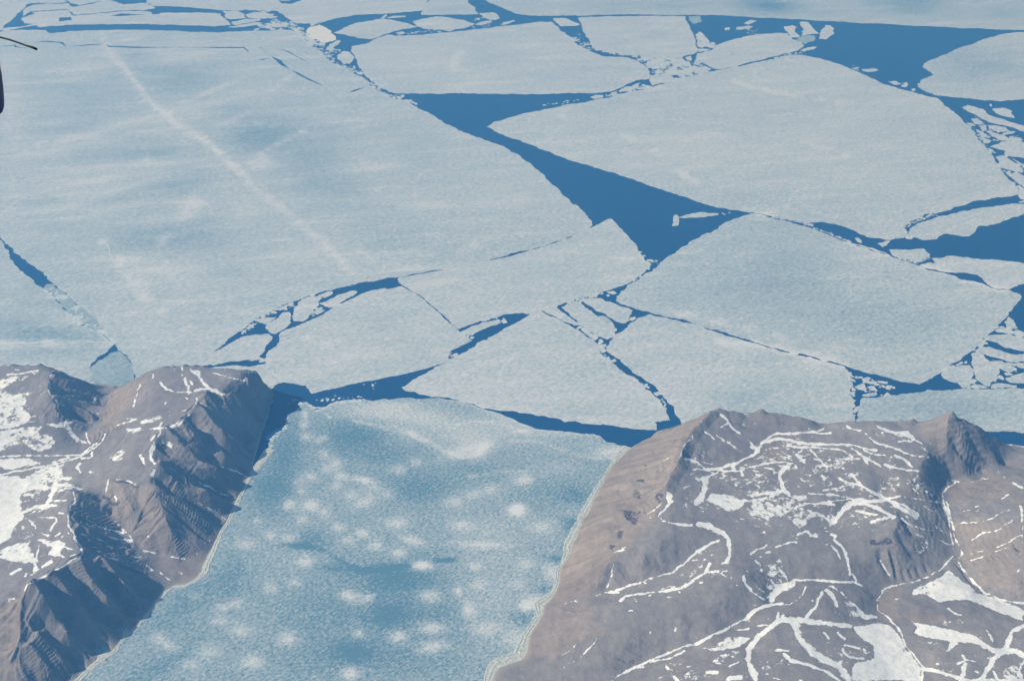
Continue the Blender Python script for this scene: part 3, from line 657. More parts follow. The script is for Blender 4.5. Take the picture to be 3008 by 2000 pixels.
# parallel blocks
S_('left most of the parallel blocks below the central floe', 'B3 275 1212 400 1180 470 1242 560 1312 622 1347 510 1328 440 1297 300 1228', .58)
S_('widest of the parallel blocks below the central floe', 'B3 440 1186 500 1165 570 1130 612 1152 650 1192 750 1262 800 1312 880 1382 905 1412 900 1447 840 1466 750 1437 650 1362 560 1292 500 1232', .58)
S_('right most of the parallel blocks, with a square right end', 'B3 600 1125 700 1106 790 1112 830 1138 950 1180 1057 1214 1035 1260 1030 1302 970 1328 850 1276 700 1180 640 1150', .58)
S_('crumbled block between the widest and the right most parallel blocks', 'B3 745 1265 800 1262 840 1278 890 1330 912 1370 880 1390 830 1340', .5)
S_('small block at the near end of the left most parallel block', 'B3 600 1360 645 1370 700 1420 745 1442 740 1470 690 1450 640 1412', .6)
S_('pale wedge at the head of the parallel blocks', 'B3 830 1055 890 1043 922 1065 882 1078', .68)
S_('tiny white dot under the pale wedge', 'B3 826 1080 850 1075 860 1088 842 1097', .68)
S_('round pan in the thin channel right of the arrowhead floe', 'C3 1235 452 1290 440 1305 470 1260 482', .62)
S_('smaller round pan higher up in the same thin channel', 'C3 1150 382 1190 370 1187 396 1160 398', .62)
S_('little pan at the head of the dark box shaped pool', 'C3 850 178 900 158 920 180 882 190', .62)
S_('pan at the very top of the thin channel near the parallel blocks', 'C3 770 70 815 62 828 98 790 110', .62)
# lower right
S_('triangular floe with a rounded left corner, lower right jumble', 'C4 1640 302 1700 252 1820 212 1890 208 1917 250 1902 330 1897 417 1838 417 1790 370 1665 332', .54)
S_('tall kite shaped floe in the lower right jumble', 'C4 1900 112 1950 98 2010 120 2060 180 2132 230 2150 270 2102 330 2060 400 2012 390 1960 350 1930 290 1922 240 1898 190', .55)
S_('broad slab with a pointed left end at the lower right edge', 'C4 1912 90 1960 60 2060 55 2160 85 2280 122 2358 112 2900 140 2900 210 2358 180 2250 190 2130 152 2010 118 1960 108', .54)
S_('wide slab along the right edge below the dark bay', 'B4 2000 1450 2040 1432 2100 1425 2250 1425 2358 1452 2900 1530 C4 2900 180 2358 95 2280 80 2200 65 2150 35 2080 8', .54)
S_('worn slab below the broad slab, lower right jumble', 'C4 2080 182 2150 175 2250 212 2290 260 2225 285 2140 242', .54)
S_('flat piece at the edge right of the worn slab', 'C4 2200 196 2358 188 2700 205 2700 240 2330 240 2262 216', .54)
S_('grey wedge floe at the right edge below a dark triangle', 'C4 2200 342 2270 300 2358 276 2800 280 2800 390 2358 372 2240 366', .55)
S_('low flat slab along the near bank at lower right', 'C4 2080 378 2150 372 2300 390 2280 412 2130 412 2070 412', .55)
S_('flat slab under the kite shaped floe', 'C4 1900 390 1960 380 2010 395 2060 412 1960 417', .58)
S_('small round block above the triangular floe', 'C4 1760 212 1820 180 1832 198 1775 218', .62)
S_('tiny block in the dark corner above the triangular floe', 'C4 1840 186 1862 176 1866 196 1846 202', .64)
S_('upright slab at the right edge beside the dark bay', 'B4 2192 1310 2225 1267 2270 1300 2302 1370 2250 1372 2202 1350', .56)
S_('curved slab left of the dark bay at the right edge', 'B4 2102 1382 2150 1366 2232 1386 2212 1405 2122 1402', .56)
S_('low slab right of the curved slab by the dark bay', 'B4 2242 1392 2300 1380 2358 1405 2700 1440 2700 1460 2340 1437', .56)
S_('fat almond shaped floe in the dark pool, lower right', 'C4 890 400 970 370 990 412 970 435 920 425', .6)
S_('small floe above the almond shaped one', 'C4 950 330 1000 316 1035 325 1010 370 972 370', .62)
S_('half moon floe right of the almond shaped one', 'C4 1000 402 1050 390 1092 440 1030 436', .6)
S_('flat strip floe at the bottom of the dark pool, lower right', 'C4 955 470 1020 455 1082 468 1060 483 970 486', .6)
S_('thin bar floe in the middle of the dark pool, lower right', 'C4 1085 350 1180 358 1170 378 1100 370', .62)
S_('round white lump on the neck below the dark pool', 'C4 888 600 905 572 935 570 925 600 900 625', .66)

# ---------------------------------------------------------------- brash: crushed ice nobody could count, one object for each field
def brash(zones, n, smin, smax, seed, mat=M_BRASH, long=1.6):
    rng = random.Random(seed); V = []; F = []
    for z in zones:
        wd = z[0] * K; P = pts(z[1]); L = np.r_[0, np.cumsum(np.hypot(*(P[1:] - P[:-1]).T))]
        for _ in range(int(n * 1.5 * L[-1] / 40)):
            s = rng.uniform(0, L[-1]); i = min(len(P) - 2, int(np.searchsorted(L, s) - 1)); i = max(i, 0)
            f = (s - L[i]) / (L[i + 1] - L[i] + 1e-9)
            c = P[i] + (P[i + 1] - P[i]) * f
            d = (P[i + 1] - P[i]) / (np.hypot(*(P[i + 1] - P[i])) + 1e-9)
            off = max(-1, min(1, rng.gauss(0, 0.45))) * wd / 2
            g0 = ground(np.array([c[0] - d[1] * off, c[1] + d[0] * off]))[0]
            r = smin + (smax - smin) * rng.random() ** 2.8; a0 = rng.uniform(0, 6.28); k = rng.randint(4, 7); st = rng.uniform(1, long)
            base = len(V); hh = rng.uniform(0.8, 3.0); ca, sa = math.cos(a0), math.sin(a0)
            ring = []
            for j in range(k):
                t = 6.283 * j / k + rng.uniform(-.3, .3); rr = r * rng.uniform(.7, 1.15)
                u, v = rr * st * math.cos(t), rr * math.sin(t)
                ring.append((g0[0] + u * ca - v * sa, g0[1] + u * sa + v * ca))
            V += [(x, y, hh) for x, y in ring] + [(x, y, -0.4) for x, y in ring]
            F.append(list(range(base, base + k)))
            for j in range(k): F.append([base + (j + 1) % k, base + j, base + k + j, base + k + (j + 1) % k])
    return V, F
def brash_obj(label, zones, n=9, smin=10, smax=55, mat=M_BRASH, long=1.6):
    SEED[0] += 1
    V, F = brash(zones, n, smin, smax, SEED[0], mat, long)
    tag(mesh_obj('brash_ice', V, F, mat), label, 'brash ice', 'fields of crushed brash ice', 'stuff')
brash_obj('white crushed ice around the bright white pan at top centre left', [(60, 'A2 20 120 120 130 200 200 330 225'), (60, 'A2 10 225 140 235 250 215'), (90, 'A2 300 240 400 290 470 370'), (50, 'A2 480 205 560 200'), (60, 'A2 480 380 600 380'), (80, 'A2 320 250 420 330 500 390'), (60, 'A2 100 215 260 230')], 30, 14, 90)
brash_obj('crushed ice in the crack running down from the bright white pan', [(70, 'A2 520 420 600 460 690 540'), (40, 'A2 650 440 740 440'), (60, 'A2 700 560 830 600 920 640'), (36, 'A2 930 690 1000 735 1080 775'), (40, 'A2 1130 810 1180 845 1280 840'), (30, 'A2 1300 870 1400 900')], 30, 10, 52)
brash_obj('crushed ice in the far lead at top centre', [(40, 'A2 1750 235 1900 225 2060 215'), (30, 'A2 1880 180 1980 160'), (26, 'A2 1290 290 1500 275 1620 275')], 12, 10, 40)
brash_obj('crushed ice along the left and lower sides of the squarish floe', [(110, 'A3 545 310 600 360'), (80, 'A3 600 370 690 410'), (30, 'A3 700 420 850 455 980 480'), (30, 'A3 1040 490 1200 495 1340 505')], 30, 9, 50)
brash_obj('crushed ice filling the rubble field between three large floes, upper right of centre', [(120, 'A3 1200 540 1400 560 1560 590 1700 600'), (80, 'A3 1230 620 1450 630 1560 640'), (40, 'A3 1600 520 1640 560'), (60, 'A3 1620 380 1760 400'), (26, 'A3 1340 715 1500 680'), (70, 'A3 1130 515 1300 520 1480 500')], 34, 14, 85)
brash_obj('crushed ice at the narrow right end of the central blue lead', [(60, 'A3 820 840 930 800'), (60, 'A3 950 790 1080 770 1210 750')], 17, 12, 60)
brash_obj('scattered small ice bits drifting in the right end of the blue lead', [(70, 'A3 230 910 470 885 620 860')], 2.5, 12, 50)
brash_obj('scattered small bits near the parallelogram floe in the far lead', [(70, 'A3 2030 240 2140 270'), (30, 'A3 2050 290 2140 290'), (40, 'A4 -60 260 40 280')], 7, 9, 36)
brash_obj('beads of crushed ice in the thin lead below the elongated striped floe', [(22, 'A4 200 505 330 470 440 460'), (40, 'A4 400 400 470 440')], 14, 10, 36)
brash_obj('small bits along the bank of the wide upper right lead', [(40, 'A4 860 585 1000 620'), (40, 'A4 1190 700 1330 740'), (24, 'A4 1480 785 1640 830')], 8, 10, 40)
brash_obj('crushed ice among the slabs of the right hand jumble', [(70, 'A4 1890 1100 1980 1190 2050 1280 2110 1340'), (130, 'A4 1940 1010 2060 1150 2200 1260'), (60, 'A4 2140 1400 2220 1520 B4 2220 20 2300 110 2310 200'), (60, 'A4 2150 1180 2350 1200'), (60, 'A4 2250 1400 2358 1470')], 11, 12, 60)
brash_obj('crushed ice in the dark curved channel at the right', [(36, 'B4 1330 500 1400 455 1500 415 1620 375'), (20, 'B4 1340 560 1400 580')], 14, 10, 40)
brash_obj('beads of brash in the thin lead at the foot of the big pale floe', [(24, 'B4 180 402 350 435 540 480'), (20, 'B4 540 500 700 560 860 620'), (26, 'B4 1270 760 1440 800 1550 760'), (20, 'B3 2260 405 2358 420')], 17, 8, 30)
brash_obj('loose bits at the lower corner of the wide blue triangle', [(40, 'B3 1120 710 1150 750 1190 790 1280 795'), (36, 'B3 1220 820 1180 860'), (20, 'B3 545 295 610 345')], 13, 10, 40)
brash_obj('crushed ice between the parallel blocks', [(60, 'B3 470 1150 560 1130 700 1095 800 1060'), (60, 'B3 780 1280 850 1350 900 1400'), (60, 'B3 560 1330 700 1420 780 1500'), (50, 'B3 770 1500 830 1530'), (30, 'B3 1020 1300 1080 1275'), (24, 'B3 270 1200 400 1170')], 17, 12, 50)
brash_obj('small bits in the left centre channel', [(50, 'B2 60 1262 160 1225 330 1150'), (60, 'B2 480 1250 560 1200 620 1210'), (40, 'B2 470 1090 560 1080 660 1060'), (40, 'B1 2080 1420 2150 1370 2230 1320')], 11, 12, 42)
brash_obj('crumbs of ice at the ends of the strip channel left of the arrowhead floe', [(46, 'B2 1790 1430 1890 1440'), (40, 'C2 1670 90 1700 140 1750 120'), (16, 'B2 1960 1300 2110 1275')], 13, 12, 40)
brash_obj('fine bits of ice drifting off the fjord mouth', [(90, 'C2 930 380 1050 400'), (40, 'C2 520 520 760 490 960 490'), (60, 'C2 270 540 420 480')], 4, 9, 32)
brash_obj('crumbly white edge of the fjord ice', [(26, 'C2 0 1110 110 1000 120 930 140 860 260 760 290 650'), (22, 'C2 380 545 450 545 490 580 600 592 660 548 940 515'), (20, 'C2 600 640 700 700')], 15, 10, 36)
brash_obj('refrozen rubble strip between the two floes at the far left', [(70, 'B1 400 1010 470 1050 560 1130'), (90, 'B1 610 1190 760 1310 900 1420'), (40, 'B1 590 1245 720 1330'), (30, 'B1 900 1430 980 1500')], 20, 18, 95)
brash_obj('crushed ice in the dark pool at lower right and its neck', [(70, 'C4 880 320 1080 380'), (90, 'C4 950 430 1080 450'), (30, 'C4 850 280 880 400 880 500 885 600 900 670'), (30, 'C4 1100 400 1250 400'), (24, 'C4 1120 480 1200 465')], 10, 10, 46)
brash_obj('crushed ice in the lower right jumble', [(70, 'C4 1900 340 1950 390'), (90, 'C4 2070 190 2300 270'), (60, 'C4 2080 340 2150 310'), (60, 'B4 2080 1440 1980 1510 C4 2000 60'), (40, 'C4 1660 260 1760 220'), (60, 'B4 2100 1360 2250 1400 2340 1440')], 13, 12, 60)
brash_obj('beads of ice in the thin channel right of the arrowhead floe', [(26, 'C3 770 50 800 120 870 180'), (20, 'C3 1120 370 1200 420'), (20, 'C3 1310 500 1350 590'), (22, 'B3 1050 960 1130 920')], 12, 10, 34)
brash_obj('crushed ice at the fork above the left mountain', [(50, 'C1 2240 160 2330 190'), (30, 'C1 2300 150 2340 210')], 20, 12, 50)
# thin grey new ice in the healed lead at the far left
S_('grey strip of new ice in the healed lead, far left', 'B1 470 990 600 1100 640 1140 720 1200 800 1270 900 1375 960 1480 930 1465 870 1405 780 1365 700 1300 600 1245 540 1190 480 1110 400 1040 370 1027 400 990', .3, mat=M_NILAS)
# ---------------------------------------------------------------- land
# control heights: 'tile x y z ...'
def ctrl(s):
    out = []; t = s.split(); buf = []
    for a in t:
        if a[0] in 'ABCD': ox = ORX[a[1]]; oy = ORG[a[0]]; buf = []
        else:
            buf.append(float(a))
            if len(buf) == 3: out.append((ox + K * buf[0], oy + K * buf[1], buf[2])); buf = []
    return out
ZS = 0.80
def lift(c):
    P = []
    for x, y, z in c:
        z = z * ZS; g = ground((x, y), z)[0]; P.append((g[0], g[1], z))
    return np.array(P)
def dens(P, step):
    out = []
    for i in range(len(P) - 1):
        n = max(1, int(np.hypot(*(P[i + 1][:2] - P[i][:2])) / step))
        for k in range(n): out.append(P[i] + (P[i + 1] - P[i]) * k / n)
    out.append(P[-1]); return out

class Land:
    def __init__(s, lines, points, shore, back, h, bounds_pad=200, seed=5, zsea=-70, off=230.0, near=None):
        P = []
        for l in lines: P += dens(lift(ctrl(l)), 260)
        P += list(lift(ctrl(points)))
        sh = ground(pts(shore)); bk = ground(pts(back))
        ring = np.r_[sh, bk]
        s.shore = sh; s.ring = ring
        q = dens(np.c_[sh, np.zeros(len(sh))], 170); P += q
        q2 = dens(np.c_[bk, np.zeros(len(bk))], 300); P += q2
        # sea floor outside
        def offs(L, side):
            o = []
            L = np.array(L)[:, :2]
            for i in range(0, len(L), 2):
                a = L[max(0, i - 1)]; b = L[min(len(L) - 1, i + 1)]
                d = (b - a) / (np.hypot(*(b - a)) + 1e-6)
                n = np.array([-d[1], d[0]]) * side
                for r, z in ((off, zsea), (off * 4, zsea * 2)):
                    p = L[i] + n * r
                    o.append((p[0], p[1], z))
            return o
        cand = offs(q, 1) + offs(q, -1) + offs(q2, 1) + offs(q2, -1)
        cand = np.array(cand)
        m = ~inside_fast(cand[:, 0], cand[:, 1], ring)
        d = np.min(np.hypot(cand[:, None, 0] - np.array(q + q2)[None, :, 0], cand[:, None, 1] - np.array(q + q2)[None, :, 1]), 1)
        m &= d > off * 0.7
        P += list(cand[m])
        P = np.array(P)
        # drop near duplicates
        keep = []
        for p in P:
            if all((p[0] - P[k][0]) ** 2 + (p[1] - P[k][1]) ** 2 > 45 ** 2 for k in keep[-4000:]): keep.append(len(keep)); P[len(keep) - 1] = p
        P = P[:len(keep)]
        s.P = P
        n = len(P)
        D = np.hypot(P[:, None, 0] - P[None, :, 0], P[:, None, 1] - P[None, :, 1]) / 1000
        A = np.zeros((n + 3, n + 3)); A[:n, :n] = -D + np.eye(n) * 0.002
        A[:n, n] = 1; A[:n, n + 1:] = P[:, :2] / 1000; A[n:, :n] = A[:n, n:].T
        b = np.zeros(n + 3); b[:n] = P[:, 2]
        wgt = np.linalg.solve(A, b)
        lo = ring.min(0) - bounds_pad; hi = ring.max(0) + bounds_pad
        s.lo = lo; s.h = h
        nx = int((hi[0] - lo[0]) / h); ny = int((hi[1] - lo[1]) / h)
        # solve on a coarse lattice, then refine smoothly
        c = 4
        gx = lo[0] + np.arange(0, nx + c, c) * h; gy = lo[1] + np.arange(0, ny + c, c) * h
        X, Y = np.meshgrid(gx, gy); x = X.ravel(); y = Y.ravel(); H = np.zeros(len(x))
        for i in range(0, len(x), 6000):
            d = np.sqrt((x[i:i + 6000, None] - P[None, :, 0]) ** 2 + (y[i:i + 6000, None] - P[None, :, 1]) ** 2) / 1000
            H[i:i + 6000] = -d @ wgt[:n] + wgt[n] + wgt[n + 1] * x[i:i + 6000] / 1000 + wgt[n + 2] * y[i:i + 6000] / 1000
        Hc = H.reshape(X.shape)
        s.nx = (Hc.shape[1] - 1) * c + 1; s.ny = (Hc.shape[0] - 1) * c + 1
        i = np.arange(s.nx) / c; j = np.arange(s.ny) / c
        s.H = s._bil(Hc, *np.meshgrid(i, j))
        s.X, s.Y = np.meshgrid(lo[0] + np.arange(s.nx) * h, lo[1] + np.arange(s.ny) * h)
    def _bil(s, A, i, j):
        i = np.clip(i, 0, A.shape[1] - 1.001); j = np.clip(j, 0, A.shape[0] - 1.001)
        i0 = i.astype(int); j0 = j.astype(int); fi = i - i0; fj = j - j0
        return (A[j0, i0] * (1 - fi) + A[j0, i0 + 1] * fi) * (1 - fj) + (A[j0 + 1, i0] * (1 - fi) + A[j0 + 1, i0 + 1] * fi) * fj
    def at(s, x, y, A=None):
        return s._bil(s.H if A is None else A, (np.asarray(x) - s.lo[0]) / s.h, (np.asarray(y) - s.lo[1]) / s.h)
    def hit(s, P):
        """where each measured line of sight meets the slope"""
        z = np.linspace(1100, -20, 260); out = []
        for p in P:
            x, y = [], []
            xc = (p[0] - W0 / 2) / FPX; yc = (H0 / 2 - p[1]) / FPX
            t = (z - CAM_Z) / (-sp + yc * cp); X = xc * t; Y = (cp + yc * sp) * t
            h = s.at(X, Y); k = np.argmax(z <= h) if (z <= h).any() else len(z) - 1
            out.append((X[k], Y[k]))
        return np.array(out)
    def carve(s, dz, width, line, taper=True):
        """spur (+) or gully (-) laid along the slope"""
        Q = s.hit(pts(line)); X, Y = s.X, s.Y
        lo = Q.min(0) - width; hi = Q.max(0) + width
        i0, i1 = [int(np.clip((v - s.lo[0]) / s.h, 0, s.nx - 1)) for v in (lo[0], hi[0])]
        j0, j1 = [int(np.clip((v - s.lo[1]) / s.h, 0, s.ny - 1)) for v in (lo[1], hi[1])]
        xs = X[j0:j1 + 1, i0:i1 + 1]; ys = Y[j0:j1 + 1, i0:i1 + 1]
        best = np.full(xs.shape, 1e9); amp = np.zeros(xs.shape); L = np.r_[0, np.cumsum(np.hypot(*(Q[1:] - Q[:-1]).T))]
        for i in range(len(Q) - 1):
            a, b = Q[i], Q[i + 1]; dx, dy = b - a; L2 = dx * dx + dy * dy + 1e-9
            t = np.clip(((xs - a[0]) * dx + (ys - a[1]) * dy) / L2, 0, 1)
            d = np.hypot(xs - a[0] - t * dx, ys - a[1] - t * dy)
            u = (L[i] + t * math.sqrt(L2)) / L[-1]
            m = d < best; best = np.where(m, d, best); amp = np.where(m, u, amp)
        e = np.clip(np.minimum(amp / 0.12, (1 - amp) / 0.18), 0, 1) if taper else 1.0
        s.H[j0:j1 + 1, i0:i1 + 1] += dz * e * np.clip(1 - best / width, 0, 1)

# raster in which the measured snow, outcrops and so on are gathered before they are laid on the slopes
RS = 0.5
RW, RH = int(W0 * RS) + 200, int(H0 * RS) + 200
class Layer:
    def __init__(s): s.A = np.zeros((RH, RW), np.float32)
    def box(s, P, m):
        x0 = int(max(0, P[:, 0].min() - m)); x1 = int(min(RW, P[:, 0].max() + m + 1)); y0 = int(max(0, P[:, 1].min() - m)); y1 = int(min(RH, P[:, 1].max() + m + 1))
        return x0, x1, y0, y1
    def line(s, w_, txt, k=1.0, soft=1.0):
        for part in txt.split(','):
            P = pts(part) * RS + 100; r = w_ * K * RS / 2
            x0, x1, y0, y1 = s.box(P, r + 4)
            if x1 <= x0 or y1 <= y0: continue
            X, Y = np.meshgrid(np.arange(x0, x1), np.arange(y0, y1)); d = np.full(X.shape, 1e9)
            if len(P) == 1: d = np.hypot(X - P[0, 0], Y - P[0, 1])
            for i in range(len(P) - 1): d = np.minimum(d, segdist(X, Y, P[i], P[i + 1]))
            sf = max(2.3, r * 0.9) * soft; v = np.clip(0.5 + (r - d) / (2 * sf) * 1.0, 0, 1) * k
            s.A[y0:y1, x0:x1] = np.maximum(s.A[y0:y1, x0:x1], v)
    def area(s, k, txt, blur=7):
        P = pts(txt) * RS + 100
        x0, x1, y0, y1 = s.box(P, 8)
        X, Y = np.meshgrid(np.arange(x0, x1), np.arange(y0, y1))
        v = inside(X, Y, P).astype(np.float32) * k
        for _ in range(blur):
            p = np.pad(v, 1, mode='edge'); v = (p[:-2, 1:-1] + p[2:, 1:-1] + p[1:-1, :-2] + p[1:-1, 2:] + p[1:-1, 1:-1]) / 5
        s.A[y0:y1, x0:x1] = np.maximum(s.A[y0:y1, x0:x1], v)
    def get(s, px, py):
        i = np.clip(px * RS + 100, 0, RW - 1.01); j = np.clip(py * RS + 100, 0, RH - 1.01)
        i0 = i.astype(int); j0 = j.astype(int); fi = i - i0; fj = j - j0; A = s.A
        return (A[j0, i0] * (1 - fi) + A[j0, i0 + 1] * fi) * (1 - fj) + (A[j0 + 1, i0] * (1 - fi) + A[j0 + 1, i0 + 1] * fi) * fj
SN, WM, CR = Layer(), Layer(), Layer()
